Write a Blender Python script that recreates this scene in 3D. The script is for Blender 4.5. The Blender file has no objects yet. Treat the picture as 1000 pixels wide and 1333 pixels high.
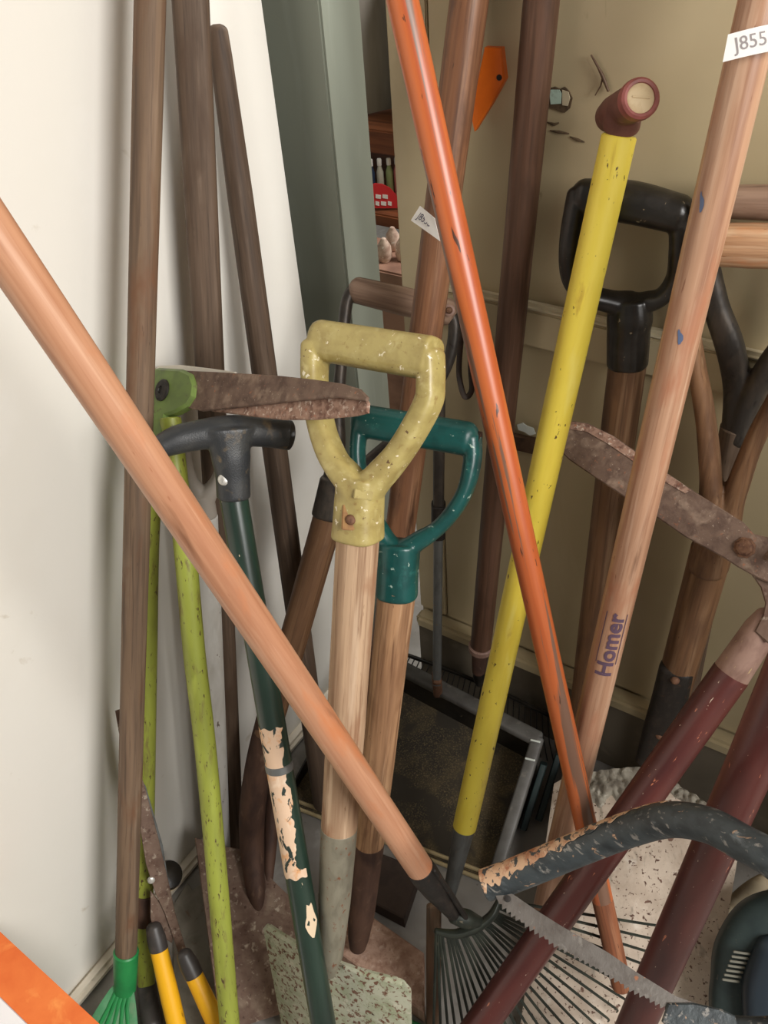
import bpy, bmesh, math, random
from mathutils import Vector, Matrix
random.seed(7)
V = Vector
S = bpy.context.scene
COL = S.collection

# ------------------------------------------------------------------ camera
# room frame: left wall is the plane X=0, back wall the plane Y=0, floor Z=0 (metres)
F = 1193.0
CAM = V((0.767, -0.956, 1.35))
FW = V((-0.4556222, 0.6226714, -0.6361515))
RT = V((0.8367656, 0.5433941, -0.0674258))
UP = V((-0.3036969, 0.5630303, 0.7686124))
cd = bpy.data.cameras.new('camera')
cd.sensor_fit = 'VERTICAL'; cd.sensor_height = 36.0; cd.lens = 36.0 * F / 1333.0
cd.clip_start = 0.02
co = bpy.data.objects.new('camera', cd); COL.objects.link(co)
mw = Matrix.Identity(4)
for i, a in enumerate((RT, UP, -FW)):
    for j in range(3): mw[j][i] = a[j]
mw.translation = CAM
co.matrix_world = mw
S.camera = co

# ------------------------------------------------------------------ world, lights, exposure
w = bpy.data.worlds.new('world'); S.world = w; w.use_nodes = True
bg = w.node_tree.nodes['Background']
bg.inputs[0].default_value = (1.0, 0.955, 0.90, 1); bg.inputs[1].default_value = 0.21

def area(name, loc, target, sx, sy, energy, col):
    l = bpy.data.lights.new(name, 'AREA'); l.shape = 'RECTANGLE'; l.size = sx; l.size_y = sy
    l.energy = energy; l.color = col
    o = bpy.data.objects.new(name, l); COL.objects.link(o)
    o.location = loc
    o.rotation_euler = (V(target) - V(loc)).to_track_quat('-Z', 'Y').to_euler()
    return o
area('window_light', (2.65, -1.00, 2.05), (0.1, -0.45, 0.70), 1.25, 1.25, 90, (1.0, 0.975, 0.945))
area('shop_light', (0.75, 1.05, 2.2), (0.0, 0.5, 0.9), 0.7, 0.7, 40, (1.0, 0.98, 0.94))
S.view_settings.view_transform = 'Standard'
S.view_settings.look = 'None'
S.view_settings.gamma = 1.0
S.view_settings.use_curve_mapping = False
S.view_settings.exposure = 0.05

# ------------------------------------------------------------------ geometry helpers
def ray(px, py): return RT * ((px - 500) / F) - UP * ((py - 666.5) / F) + FW
def P(px, py, d): return CAM + ray(px, py) * d           # a point of the room, d metres deep
def PX(px, py, x): r = ray(px, py); return CAM + r * ((x - CAM.x) / r.x)
def PY(px, py, y): r = ray(px, py); return CAM + r * ((y - CAM.y) / r.y)
def PZ(px, py, z): r = ray(px, py); return CAM + r * ((z - CAM.z) / r.z)
def PN(px, py, o, n): r = ray(px, py); return CAM + r * ((o - CAM).dot(n) / r.dot(n))
def ext(a, b, z):                                         # line a->b carried on to height z
    t = (z - a.z) / (b.z - a.z); return a + (b - a) * t
def lerp(a, b, t): return a + (b - a) * t
def lean(a, b, r, most=0.3):                              # carry b->a on until it rests on a wall
    d = a - b; k = most
    if d.y > 1e-6: k = min(k, (-(r + 0.0085) - a.y) / d.y)
    if d.x < -1e-6: k = min(k, (r + 0.003 - a.x) / d.x)
    return a + d * max(k, 0.0)

def frame(o, z, hint=None):
    z = z.normalized()
    h = hint if hint is not None else (CAM - o)
    x = h - z * h.dot(z)
    if x.length < 1e-5: x = V((1, 0, 0)) - z * z.x
    x.normalize(); y = z.cross(x)
    m = Matrix.Identity(4)
    for i, a in enumerate((x, y, z)):
        for j in range(3): m[j][i] = a[j]
    m.translation = o
    return m

def smooth(me, angle=0.7):
    me.polygons.foreach_set('use_smooth', [True] * len(me.polygons))
    bm = bmesh.new(); bm.from_mesh(me)
    bmesh.ops.recalc_face_normals(bm, faces=bm.faces)
    for e in bm.edges:
        if len(e.link_faces) == 2 and e.calc_face_angle(0) > angle: e.smooth = False
    bm.to_mesh(me); bm.free()

def obj(name, verts, faces, mat, parent=None, M=None, angle=0.7):
    me = bpy.data.meshes.new(name)
    me.from_pydata([tuple(v) for v in verts], [], faces); me.validate()
    smooth(me, angle)
    me.materials.append(mat)
    o = bpy.data.objects.new(name, me); COL.objects.link(o)
    M = M if M is not None else Matrix.Identity(4)
    if parent is not None:
        o.parent = parent
        o.matrix_basis = root_world(parent).inverted() @ M
    else:
        o.matrix_basis = M
    return o
def root_world(o):
    m = o.matrix_basis.copy(); p = o.parent
    while p: m = p.matrix_basis @ m; p = p.parent
    return m

def thing(name, loc, label, cat, group=None):
    o = bpy.data.objects.new(name, None); COL.objects.link(o)
    o.empty_display_size = 0.03
    o.location = loc; o['label'] = label; o['category'] = cat
    o.matrix_basis = Matrix.Translation(loc)
    if group: o['group'] = group
    return o
def tag(o, label, cat, group=None):
    o['label'] = label; o['category'] = cat
    if group: o['group'] = group
    return o

def cr(pts, n=8):
    """Catmull-Rom through rows (Vector, r...) -> dense rows"""
    out = []
    k = len(pts)
    for i in range(k - 1):
        p0 = pts[max(i - 1, 0)]; p1 = pts[i]; p2 = pts[i + 1]; p3 = pts[min(i + 2, k - 1)]
        for s in range(n):
            t = s / n
            out.append(p1 * 0 + 0.5 * ((2 * p1) + (p2 - p0) * t + (2 * p0 - 5 * p1 + 4 * p2 - p3) * t * t + (3 * p1 - p0 - 3 * p2 + p3) * t ** 3))
    out.append(pts[-1]); return out
def crr(rs, n=8):
    out = []
    for i in range(len(rs) - 1):
        for s in range(n):
            t = s / n; t = t * t * (3 - 2 * t)
            a, b = rs[i], rs[i + 1]
            out.append(tuple(x + (y - x) * t for x, y in zip(a, b)) if isinstance(a, tuple) else a + (b - a) * t)
    out.append(rs[-1]); return out

def sweep(pts, rads, seg=20, caps=('flat', 'flat'), ex=2.0, xhint=None):
    n = len(pts)
    rads = [(r, r) if not isinstance(r, tuple) else r for r in rads]
    tang = []
    for i in range(n):
        a = pts[max(i - 1, 0)]; b = pts[min(i + 1, n - 1)]
        tang.append((b - a).normalized())
    x = xhint if xhint is not None else V((1, 0, 0))
    x = x - tang[0] * x.dot(tang[0])
    if x.length < 1e-4:
        x = V((0, 1, 0)) - tang[0] * tang[0].y
    x.normalize()
    rings = []
    def ring(c, t, x, rx, ry):
        y = t.cross(x); r = []
        for k in range(seg):
            a = 2 * math.pi * k / seg
            ca, sa = math.cos(a), math.sin(a)
            u = math.copysign(abs(ca) ** (2 / ex), ca) * rx
            v = math.copysign(abs(sa) ** (2 / ex), sa) * ry
            r.append(c + x * u + y * v)
        return r
    xs = []
    for i in range(n):
        x = (x - tang[i] * x.dot(tang[i])).normalized(); xs.append(x.copy())
    def capr(i, sgn, kind):
        rx, ry = rads[i]; c = pts[i]; t = tang[i]; out = []
        if kind == 'round':
            h = min(rx, ry) * 0.75
            for a in (80, 62, 42, 20):
                q = math.cos(math.radians(90 - a)); e = math.sin(math.radians(90 - a)) * h
                out.append(ring(c + t * (sgn * e), t, xs[i], rx * q, ry * q))
        else:
            b = min(rx, ry) * 0.1
            out.append(ring(c + t * (sgn * b), t, xs[i], rx - b, ry - b))
        return out
    if caps[0]: rings += list(reversed(capr(0, -1, caps[0])))
    for i in range(n): rings.append(ring(pts[i], tang[i], xs[i], *rads[i]))
    if caps[1]: rings += capr(n - 1, 1, caps[1])
    vs = [v for r in rings for v in r]; fs = []
    for i in range(len(rings) - 1):
        for k in range(seg):
            a = i * seg + k; b = i * seg + (k + 1) % seg
            fs.append((a, b, b + seg, a + seg))
    fs.append(tuple(reversed(range(seg))))
    fs.append(tuple(range((len(rings) - 1) * seg, len(rings) * seg)))
    return vs, fs

def join(parts):
    vs, fs = [], []
    for v, f in parts:
        o = len(vs); vs += v; fs += [tuple(i + o for i in q) for q in f]
    return vs, fs

def tube(name, mat, parent, pts, rads, seg=22, caps=('round', 'round'), ex=2.0, hint=None, angle=0.7, sub=0):
    """swept part whose local Z runs from the first to the last point"""
    if not isinstance(rads, (list,)): rads = [rads] * len(pts)
    if sub and len(pts) == 2:
        a, b = pts; r0, r1 = rads
        pts = [lerp(a, b, i / sub) for i in range(sub + 1)]
        f = (lambda i: (r0 + (r1 - r0) * i / sub) if not isinstance(r0, tuple) else tuple(p + (q - p) * i / sub for p, q in zip(r0, r1)))
        rads = [f(i) for i in range(sub + 1)]
    M = frame(pts[0], pts[-1] - pts[0], hint)
    mi = M.inverted()
    loc = [mi @ p for p in pts]
    vs, fs = sweep(loc, rads, seg, caps, ex)
    return obj(name, vs, fs, mat, parent, M, angle)

def tube_curve(name, mat, parent, pts, rads, n=8, **k):
    if not isinstance(rads, list): rads = [rads] * len(pts)
    return tube(name, mat, parent, cr(pts, n), crr(rads, n), **k)

def lathe(name, mat, parent, o, axis, prof, seg=24, angle=0.6):
    M = frame(o, axis)
    vs, fs = [], []
    for r, z in prof:
        for k in range(seg):
            a = 2 * math.pi * k / seg
            vs.append(V((r * math.cos(a), r * math.sin(a), z)))
    for i in range(len(prof) - 1):
        for k in range(seg):
            a = i * seg + k; b = i * seg + (k + 1) % seg
            fs.append((a, b, b + seg, a + seg))
    fs.append(tuple(reversed(range(seg)))); fs.append(tuple(range((len(prof) - 1) * seg, len(prof) * seg)))
    return obj(name, vs, fs, mat, parent, M, angle)
def rivet(name, mat, parent, o, axis, r, h):
    return lathe(name, mat, parent, o, axis, [(r, -0.002), (r, h * 0.25), (r * 0.86, h * 0.65), (r * 0.55, h * 0.92), (r * 0.12, h)], 18, 1.2)

def plate(name, mat, parent, outline, thick, bev=None, up=None, angle=0.5):
    """flat plate from a planar outline of room points, thickness carried away from the camera"""
    c = sum(outline, V()) / len(outline)
    n = V()
    for i in range(len(outline)):
        a = outline[i] - c; b = outline[(i + 1) % len(outline)] - c; n += a.cross(b)
    n.normalize()
    if n.dot(CAM - c) < 0: n = -n
    M = frame(c, n, up if up is not None else (outline[1] - outline[0])); mi = M.inverted()
    p2 = [mi @ p for p in outline]
    bm = bmesh.new()
    f = bm.faces.new([bm.verts.new((p.x, p.y, 0)) for p in p2])
    r = bmesh.ops.extrude_face_region(bm, geom=[f])
    for v in [g for g in r['geom'] if isinstance(g, bmesh.types.BMVert)]: v.co.z -= thick
    bmesh.ops.recalc_face_normals(bm, faces=bm.faces)
    if bev:
        es = [e for e in bm.edges if abs(e.verts[0].co.z - e.verts[1].co.z) < 1e-6]
        bmesh.ops.bevel(bm, geom=es, offset=bev, segments=1, affect='EDGES', clamp_overlap=True)
    bmesh.ops.triangulate(bm, faces=[f for f in bm.faces if len(f.verts) > 4])
    me = bpy.data.meshes.new(name); bm.to_mesh(me); bm.free()
    smooth(me, angle); me.materials.append(mat)
    o = bpy.data.objects.new(name, me); COL.objects.link(o)
    if parent is not None:
        o.parent = parent; o.matrix_basis = root_world(parent).inverted() @ M
    else: o.matrix_basis = M
    return o

def sheet(name, mat, parent, fn, nu, nv, thick, M=None, angle=0.7):
    """curved sheet: fn(u,v)->room point, given a thickness along its normals"""
    g = [[fn(i / nu, j / nv) for i in range(nu + 1)] for j in range(nv + 1)]
    M = M if M is not None else Matrix.Translation(g[0][0]); mi = M.inverted()
    vs, fs = [], []
    def nrm(i, j):
        a = g[j][min(i + 1, nu)] - g[j][max(i - 1, 0)]; b = g[min(j + 1, nv)][i] - g[max(j - 1, 0)][i]
        n = a.cross(b)
        return n.normalized() if n.length > 1e-12 else V((0, 0, 1))
    for side in (0, 1):
        for j in range(nv + 1):
            for i in range(nu + 1):
                vs.append(mi @ (g[j][i] + nrm(i, j) * (thick * (0.5 - side))))
    st = (nu + 1) * (nv + 1); q = lambda i, j, s: s * st + j * (nu + 1) + i
    for j in range(nv):
        for i in range(nu):
            fs.append((q(i, j, 0), q(i + 1, j, 0), q(i + 1, j + 1, 0), q(i, j + 1, 0)))
            fs.append((q(i, j, 1), q(i, j + 1, 1), q(i + 1, j + 1, 1), q(i + 1, j, 1)))
    for i in range(nu):
        fs.append((q(i, 0, 0), q(i, 0, 1), q(i + 1, 0, 1), q(i + 1, 0, 0)))
        fs.append((q(i, nv, 0), q(i + 1, nv, 0), q(i + 1, nv, 1), q(i, nv, 1)))
    for j in range(nv):
        fs.append((q(0, j, 0), q(0, j + 1, 0), q(0, j + 1, 1), q(0, j, 1)))
        fs.append((q(nu, j, 0), q(nu, j, 1), q(nu, j + 1, 1), q(nu, j + 1, 0)))
    return obj(name, vs, fs, mat, parent, M, angle)

def box(name, mat, parent, lo, hi, bev=0.002, M=None, segs=2):
    bm = bmesh.new(); bmesh.ops.create_cube(bm, size=1)
    c = (V(lo) + V(hi)) / 2; s = V(hi) - V(lo)
    for v in bm.verts: v.co = V((v.co.x * s.x, v.co.y * s.y, v.co.z * s.z))
    if bev: bmesh.ops.bevel(bm, geom=bm.edges[:], offset=bev, segments=segs, affect='EDGES', clamp_overlap=True)
    me = bpy.data.meshes.new(name); bm.to_mesh(me); bm.free(); smooth(me, 0.9); me.materials.append(mat)
    o = bpy.data.objects.new(name, me); COL.objects.link(o)
    T = (M if M is not None else Matrix.Identity(4)) @ Matrix.Translation(c)
    if parent is not None:
        o.parent = parent; o.matrix_basis = root_world(parent).inverted() @ T
    else: o.matrix_basis = T
    return o

def fuse(o, voxel=0.0016, it=4):
    """overlapping swept pieces of one moulding become one skin"""
    m = o.modifiers.new('remesh', 'REMESH'); m.mode = 'VOXEL'; m.voxel_size = voxel; m.use_smooth_shade = True
    s = o.modifiers.new('smooth', 'SMOOTH'); s.factor = 0.5; s.iterations = it
    return o

# ------------------------------------------------------------------ materials
def c8(r, g, b):
    f = lambda x: (x / 255 / 12.92) if x <= 10 else ((x / 255 + 0.055) / 1.055) ** 2.4
    return (f(r), f(g), f(b), 1)
MATS = {}
def mat(name, base, layers=(), rough=0.6, metal=0.0, bump=None, spec=0.5, coat=0.0, rough2=None):
    """base colour, then layers (colour, (sx,sy,sz) noise scale, lo, hi, detail) of grain, wear and dirt"""
    m = bpy.data.materials.new(name); m.use_nodes = True
    nt = m.node_tree; N = nt.nodes; L = nt.links
    b = N['Principled BSDF']
    b.inputs['Roughness'].default_value = rough; b.inputs['Metallic'].default_value = metal
    b.inputs['Specular IOR Level'].default_value = spec; b.inputs['Coat Weight'].default_value = coat
    b.inputs['Coat Roughness'].default_value = 0.25
    tc = N.new('ShaderNodeTexCoord'); oi = N.new('ShaderNodeObjectInfo')
    add = N.new('ShaderNodeVectorMath'); add.operation = 'ADD'
    mul = N.new('ShaderNodeVectorMath'); mul.operation = 'SCALE'; mul.inputs[0].default_value = (3.1, 5.7, 4.3)
    L.new(oi.outputs['Random'], mul.inputs['Scale'])
    L.new(tc.outputs['Object'], add.inputs[0]); L.new(mul.outputs[0], add.inputs[1])
    def noise(sc, detail=4, dist=0.0, rg=0.55):
        mp = N.new('ShaderNodeMapping'); mp.inputs['Scale'].default_value = sc
        L.new(add.outputs[0], mp.inputs['Vector'])
        n = N.new('ShaderNodeTexNoise'); n.inputs['Scale'].default_value = 1.0
        n.inputs['Detail'].default_value = detail; n.inputs['Distortion'].default_value = dist
        n.inputs['Roughness'].default_value = rg
        L.new(mp.outputs[0], n.inputs['Vector'])
        return n
    rgb = N.new('ShaderNodeRGB'); rgb.outputs[0].default_value = base
    cur = rgb.outputs[0]; rcur = None
    for ly in layers:
        col, sc, lo, hi = ly[:4]
        n = noise(sc, ly[4] if len(ly) > 4 else 4, ly[5] if len(ly) > 5 else 0.3)
        mr = N.new('ShaderNodeMapRange'); mr.inputs['From Min'].default_value = lo; mr.inputs['From Max'].default_value = hi
        mr.clamp = True
        L.new(n.outputs['Fac'], mr.inputs['Value'])
        mx = N.new('ShaderNodeMix'); mx.data_type = 'RGBA'
        L.new(mr.outputs[0], mx.inputs['Factor']); L.new(cur, mx.inputs['A']); mx.inputs['B'].default_value = col
        cur = mx.outputs['Result']
    L.new(cur, b.inputs['Base Color'])
    if rough2:
        n = noise(rough2[0]); mr = N.new('ShaderNodeMapRange')
        mr.inputs['From Min'].default_value = 0.35; mr.inputs['From Max'].default_value = 0.65
        mr.inputs['To Min'].default_value = rough; mr.inputs['To Max'].default_value = rough2[1]
        L.new(n.outputs['Fac'], mr.inputs['Value']); L.new(mr.outputs[0], b.inputs['Roughness'])
    if bump:
        n = noise(bump[0], 5)
        bp = N.new('ShaderNodeBump'); bp.inputs['Strength'].default_value = bump[1]; bp.inputs['Distance'].default_value = bump[2] if len(bump) > 2 else 0.001
        L.new(n.outputs['Fac'], bp.inputs['Height']); L.new(bp.outputs[0], b.inputs['Normal'])
    MATS[name] = m
    return m

GR = (260, 260, 9)      # fine grain along the handle
GB = (70, 70, 3.5)      # broad grain
ST = (28, 28, 9)        # stains
def wood(name, base, dark, light, rough=0.6, stain=None, grain=1.0, coat=0.0, bump=0.25):
    ly = [(dark, GB, 0.42, 0.72), (light, (110, 110, 5), 0.53, 0.76), (dark, GR, 0.53, 0.53 + 0.26 / max(grain, .1)), (dark, (300, 300, 40), 0.70, 0.74, 3)]
    if stain: ly.append((stain, ST, 0.54, 0.70)); ly.append((tuple(x * 0.6 for x in dark[:3]) + (1,), (34, 34, 5), 0.66, 0.76, 5))
    return mat(name, base, ly, rough, 0, (GR, bump, 0.0008), 0.35, coat)

W_ORANGE = wood('varnished_orange_wood', c8(192, 142, 110), c8(164, 110, 80), c8(202, 158, 128), 0.45, c8(190, 122, 82), 0.6, 0.2)
W_PINK = wood('pale_reddish_wood', c8(180, 140, 112), c8(138, 96, 72), c8(198, 164, 138), 0.42, c8(166, 112, 84), 0.9, 0.25)
W_GREYBROWN = wood('weathered_grey_brown_wood', c8(120, 98, 78), c8(82, 66, 54), c8(144, 122, 102), 0.7, c8(110, 78, 56), 1.2)
W_DARK = wood('dark_stained_wood', c8(97, 79, 64), c8(64, 51, 41), c8(118, 100, 84), 0.65, c8(80, 62, 48), 1.2)
W_REDBROWN = wood('red_brown_wood', c8(134, 92, 64), c8(84, 54, 37), c8(156, 116, 86), 0.5, c8(96, 66, 48), 1.0, 0.1)
W_DARKRED = wood('dark_red_brown_wood', c8(98, 70, 54), c8(64, 44, 33), c8(116, 88, 70), 0.5, c8(76, 54, 41), 0.8, 0.1)
W_PALE = wood('bare_ash_wood', c8(190, 160, 130), c8(138, 106, 80), c8(208, 182, 154), 0.7, c8(150, 110, 82), 1.6, 0, 0.4)
W_TAN = wood('dirty_tan_wood', c8(176, 136, 100), c8(112, 78, 54), c8(196, 158, 122), 0.65, c8(120, 84, 58), 1.4, 0, 0.35)
W_GREYWOOD = wood('greyed_grip_wood', c8(162, 134, 114), c8(116, 90, 74), c8(182, 156, 136), 0.5, c8(132, 104, 86), 1.0)
W_LIGHTGRIP = wood('worn_light_grip_wood', c8(204, 162, 124), c8(140, 96, 66), c8(232, 202, 168), 0.35, c8(206, 132, 80), 0.8, 0.3)
W_PLANK = wood('pale_sawn_plank', c8(190, 158, 138), c8(148, 112, 94), c8(206, 180, 162), 0.8, c8(164, 130, 112), 1.0)
W_BROWNSHAFT = wood('brown_shaft_wood', c8(118, 86, 60), c8(76, 52, 36), c8(142, 112, 84), 0.5, c8(90, 64, 46), 1.0)
P_ORANGE = mat('worn_orange_paint', c8(196, 104, 54), [
    (c8(168, 76, 38), (60, 60, 3), 0.45, 0.7), (c8(222, 134, 74), (50, 50, 4), 0.62, 0.78),
    (c8(124, 92, 74), (62, 62, 1.7), 0.57, 0.60, 7, 0.5), (c8(80, 50, 36), (170, 170, 26), 0.68, 0.70, 3)],
    0.38, 0, ((60, 60, 6), 0.25, 0.0008), 0.5, 0.2)
P_YELLOW = mat('chipped_yellow_paint', c8(240, 218, 84), [
    (c8(226, 198, 66), (40, 40, 8), 0.45, 0.8), (c8(244, 230, 128), (30, 30, 6), 0.6, 0.8),
    (c8(196, 160, 60), (60, 60, 14), 0.66, 0.8), (c8(98, 72, 30), (170, 170, 80), 0.675, 0.70, 3)],
    0.42, 0, ((120, 120, 60), 0.15), 0.5, 0.15)
P_LIME = mat('scuffed_lime_paint', c8(154, 162, 66), [
    (c8(132, 138, 56), (40, 40, 8), 0.4, 0.7), (c8(184, 192, 88), (26, 26, 6), 0.6, 0.78),
    (c8(118, 104, 58), (90, 90, 20), 0.57, 0.70), (c8(84, 66, 40), (240, 240, 90), 0.62, 0.68)],
    0.45, 0, ((120, 120, 60), 0.15))
P_LIME_CLEAN = mat('lime_casting_paint', c8(112, 134, 66), [(c8(92, 108, 58), (40, 40, 40), 0.45, 0.7), (c8(96, 86, 60), (90, 90, 90), 0.62, 0.7)], 0.45)
P_MAROON = mat('maroon_tube_paint', c8(86, 42, 37), [
    (c8(64, 29, 28), (30, 30, 6), 0.4, 0.7), (c8(112, 58, 50), (24, 24, 5), 0.6, 0.8),
    (c8(176, 108, 80), (150, 150, 40), 0.695, 0.715, 4), (c8(190, 170, 150), (330, 330, 160), 0.72, 0.735, 3)],
    0.36, 0, ((160, 160, 60), 0.12), 0.5, 0.12)
P_GREENDK = mat('dark_green_paint', c8(36, 56, 46), [
    (c8(24, 36, 30), (40, 40, 6), 0.4, 0.7), (c8(54, 78, 64), (30, 30, 4), 0.62, 0.8),
    (c8(206, 188, 158), (80, 80, 40), 0.725, 0.735, 3)], 0.3, 0, ((120, 120, 60), 0.1), 0.5, 0.3)
P_PEEL = mat('peeled_primer_patch', c8(222, 190, 160), [
    (c8(214, 150, 92), (70, 70, 50), 0.56, 0.7), (c8(236, 214, 190), (60, 60, 40), 0.6, 0.75),
    (c8(40, 52, 46), (75, 75, 38), 0.585, 0.605, 5, 0.6), (c8(120, 118, 104), (120, 120, 30), 0.68, 0.7)], 0.55, 0, ((90, 90, 60), 0.25))
P_WHITE = mat('white_tube_paint', c8(214, 212, 206), [(c8(182, 178, 168), (40, 40, 10), 0.5, 0.8), (c8(110, 98, 84), (160, 160, 60), 0.69, 0.71)], 0.5)
P_OLIVE = mat('chipped_olive_grip_paint', c8(174, 158, 98), [
    (c8(152, 134, 80), (45, 45, 45), 0.42, 0.7), (c8(190, 176, 120), (60, 60, 60), 0.56, 0.75),
    (c8(140, 112, 62), (110, 110, 110), 0.62, 0.75), (c8(228, 218, 190), (150, 150, 150), 0.655, 0.68, 5), (c8(104, 78, 50), (240, 240, 240), 0.68, 0.71, 4)],
    0.42, 0, ((220, 220, 220), 0.2), 0.5, 0.15)
P_TEAL = mat('scratched_teal_plastic', c8(18, 76, 72), [
    (c8(10, 54, 52), (30, 30, 30), 0.42, 0.7), (c8(46, 110, 102), (50, 50, 50), 0.6, 0.8),
    (c8(150, 170, 158), (110, 150, 150), 0.655, 0.70, 5)], 0.34, 0, ((260, 260, 260), 0.08), 0.5, 0.1)
BLACKP = mat('black_plastic', c8(30, 27, 23), [(c8(48, 44, 40), (50, 50, 50), 0.45, 0.75), (c8(128, 114, 92), (150, 150, 150), 0.70, 0.73)], 0.32, 0, ((300, 300, 300), 0.1))
BLACKT = mat('dusty_black_textured_plastic', c8(44, 46, 48), [(c8(62, 62, 60), (60, 60, 60), 0.45, 0.75), (c8(124, 104, 74), (45, 45, 45), 0.6, 0.8)], 0.42, 0, ((700, 700, 700), 0.5, 0.0006))
BLACKM = mat('black_iron', c8(38, 34, 31), [(c8(62, 54, 48), (90, 90, 40), 0.5, 0.75), (c8(86, 56, 40), (120, 120, 120), 0.64, 0.74)], 0.55, 0.3, ((200, 200, 200), 0.35))
RUSTPALE = mat('scaly_pale_rust', c8(160, 128, 110), [(c8(110, 78, 64), (120, 120, 120), 0.45, 0.65), (c8(206, 188, 172), (200, 200, 200), 0.56, 0.68), (c8(176, 106, 76), (160, 160, 160), 0.64, 0.74)], 0.75, 0.1, ((360, 360, 360), 0.6, 0.001))
IRON_STRAP = mat('dark_strap_iron', c8(62, 57, 52), [(c8(88, 78, 68), (70, 70, 30), 0.45, 0.75), (c8(42, 36, 32), (120, 120, 60), 0.6, 0.75)], 0.45, 0.4, ((220, 220, 120), 0.3))
RUST = mat('rusty_blade_steel', c8(120, 98, 84), [
    (c8(90, 70, 60), (60, 60, 60), 0.42, 0.68), (c8(158, 136, 118), (50, 50, 50), 0.54, 0.74),
    (c8(174, 110, 78), (140, 140, 140), 0.64, 0.76), (c8(196, 178, 160), (420, 420, 420), 0.66, 0.74)],
    0.7, 0.25, ((320, 320, 320), 0.55, 0.001))
RUSTBROWN = mat('brown_rusted_steel', c8(122, 100, 86), [
    (c8(96, 72, 60), (40, 40, 40), 0.42, 0.68), (c8(146, 128, 110), (34, 34, 34), 0.56, 0.74),
    (c8(182, 168, 150), (110, 110, 110), 0.58, 0.72, 6), (c8(76, 50, 40), (150, 150, 150), 0.60, 0.72)],
    0.62, 0.3, ((260, 260, 260), 0.35, 0.0008))
RUSTDARK = mat('dark_brown_rusted_tube', c8(92, 66, 52), [
    (c8(64, 44, 36), (50, 50, 16), 0.42, 0.68), (c8(122, 96, 78), (70, 70, 30), 0.6, 0.78)], 0.7, 0.2, ((260, 260, 120), 0.4, 0.0008))
SPADE_GREEN = mat('pale_green_flaking_blade', c8(182, 182, 160), [
    (c8(152, 158, 128), (40, 40, 40), 0.45, 0.7), (c8(206, 200, 180), (60, 60, 60), 0.58, 0.74),
    (c8(114, 80, 62), (150, 150, 150), 0.54, 0.60, 7, 0.5), (c8(72, 46, 36), (170, 170, 170), 0.66, 0.7)], 0.7, 0.1, ((160, 160, 160), 0.4, 0.001))
SPADE_GREY = mat('grey_speckled_socket_steel', c8(146, 140, 122), [
    (c8(118, 112, 96), (50, 50, 20), 0.45, 0.7), (c8(128, 84, 60), (140, 140, 90), 0.62, 0.7), (c8(164, 96, 66), (60, 60, 60), 0.68, 0.76)], 0.55, 0.3, ((200, 200, 120), 0.3))
SHOVEL_WHITE = mat('whitewashed_shovel_steel', c8(206, 190, 172), [
    (c8(178, 160, 142), (26, 26, 26), 0.42, 0.7), (c8(222, 212, 198), (40, 40, 40), 0.58, 0.74),
    (c8(128, 120, 106), (60, 22, 60), 0.62, 0.76), (c8(92, 66, 54), (190, 190, 190), 0.615, 0.645, 5, 0.5), (c8(112, 84, 70), (90, 90, 90), 0.66, 0.69, 4)], 0.75, 0.05, ((180, 180, 180), 0.5, 0.0015))
CRUST = mat('grey_mortar_crust', c8(150, 144, 130), [(c8(112, 104, 92), (60, 60, 60), 0.42, 0.66), (c8(176, 170, 156), (110, 110, 110), 0.58, 0.72)], 0.9, 0, ((120, 120, 120), 0.8, 0.003))
GREYSTEEL = mat('grey_steel', c8(120, 122, 120), [(c8(92, 92, 90), (80, 80, 30), 0.45, 0.75), (c8(140, 116, 96), (120, 120, 120), 0.66, 0.74)], 0.45, 0.5, ((220, 220, 120), 0.15))
SILVER = mat('silver_rivet', c8(212, 210, 202), [(c8(160, 156, 148), (300, 300, 300), 0.5, 0.75)], 0.35, 0.6)
RUSTBOLT = mat('rusted_bolt', c8(118, 84, 62), [(c8(84, 54, 40), (200, 200, 200), 0.45, 0.7), (c8(160, 126, 98), (260, 260, 260), 0.62, 0.75)], 0.7, 0.3, ((500, 500, 500), 0.5, 0.0006))
SAWPAINT = mat('flaking_black_saw_paint', c8(62, 68, 70), [
    (c8(40, 44, 46), (70, 70, 30), 0.42, 0.7), (c8(104, 110, 112), (90, 90, 40), 0.62, 0.76),
    (c8(130, 126, 120), (160, 160, 60), 0.60, 0.66, 6), (c8(176, 140, 110), (90, 90, 50), 0.65, 0.68, 6, 0.7)],
    0.45, 0.2, ((160, 160, 90), 0.6, 0.001))
SAWBLADE = mat('dull_saw_blade_steel', c8(108, 102, 96), [
    (c8(88, 80, 74), (50, 50, 50), 0.42, 0.7), (c8(140, 134, 126), (90, 90, 90), 0.6, 0.76), (c8(146, 98, 70), (140, 140, 140), 0.655, 0.72)], 0.5, 0.45, ((300, 300, 300), 0.3))
TANFERRULE = mat('tan_ferrule', c8(152, 122, 108), [(c8(122, 92, 80), (60, 60, 30), 0.45, 0.7), (c8(190, 164, 120), (120, 120, 60), 0.66, 0.74)], 0.6, 0.1, ((200, 200, 200), 0.25))
BROWNGRIP = mat('brown_rubber_tee', c8(108, 68, 58), [(c8(84, 50, 42), (50, 50, 50), 0.45, 0.7), (c8(150, 104, 96), (70, 70, 70), 0.64, 0.8)], 0.5)
REDRIM = mat('dull_red_rim', c8(150, 84, 78), [(c8(120, 64, 58), (60, 60, 60), 0.45, 0.7)], 0.5)
CREAMCAP = mat('cream_plug', c8(206, 184, 146), [(c8(186, 158, 116), (60, 60, 60), 0.5, 0.75)], 0.6)
GREENPL = mat('bright_green_plastic', c8(40, 138, 74), [(c8(30, 112, 60), (30, 30, 30), 0.45, 0.75)], 0.4)
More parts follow.
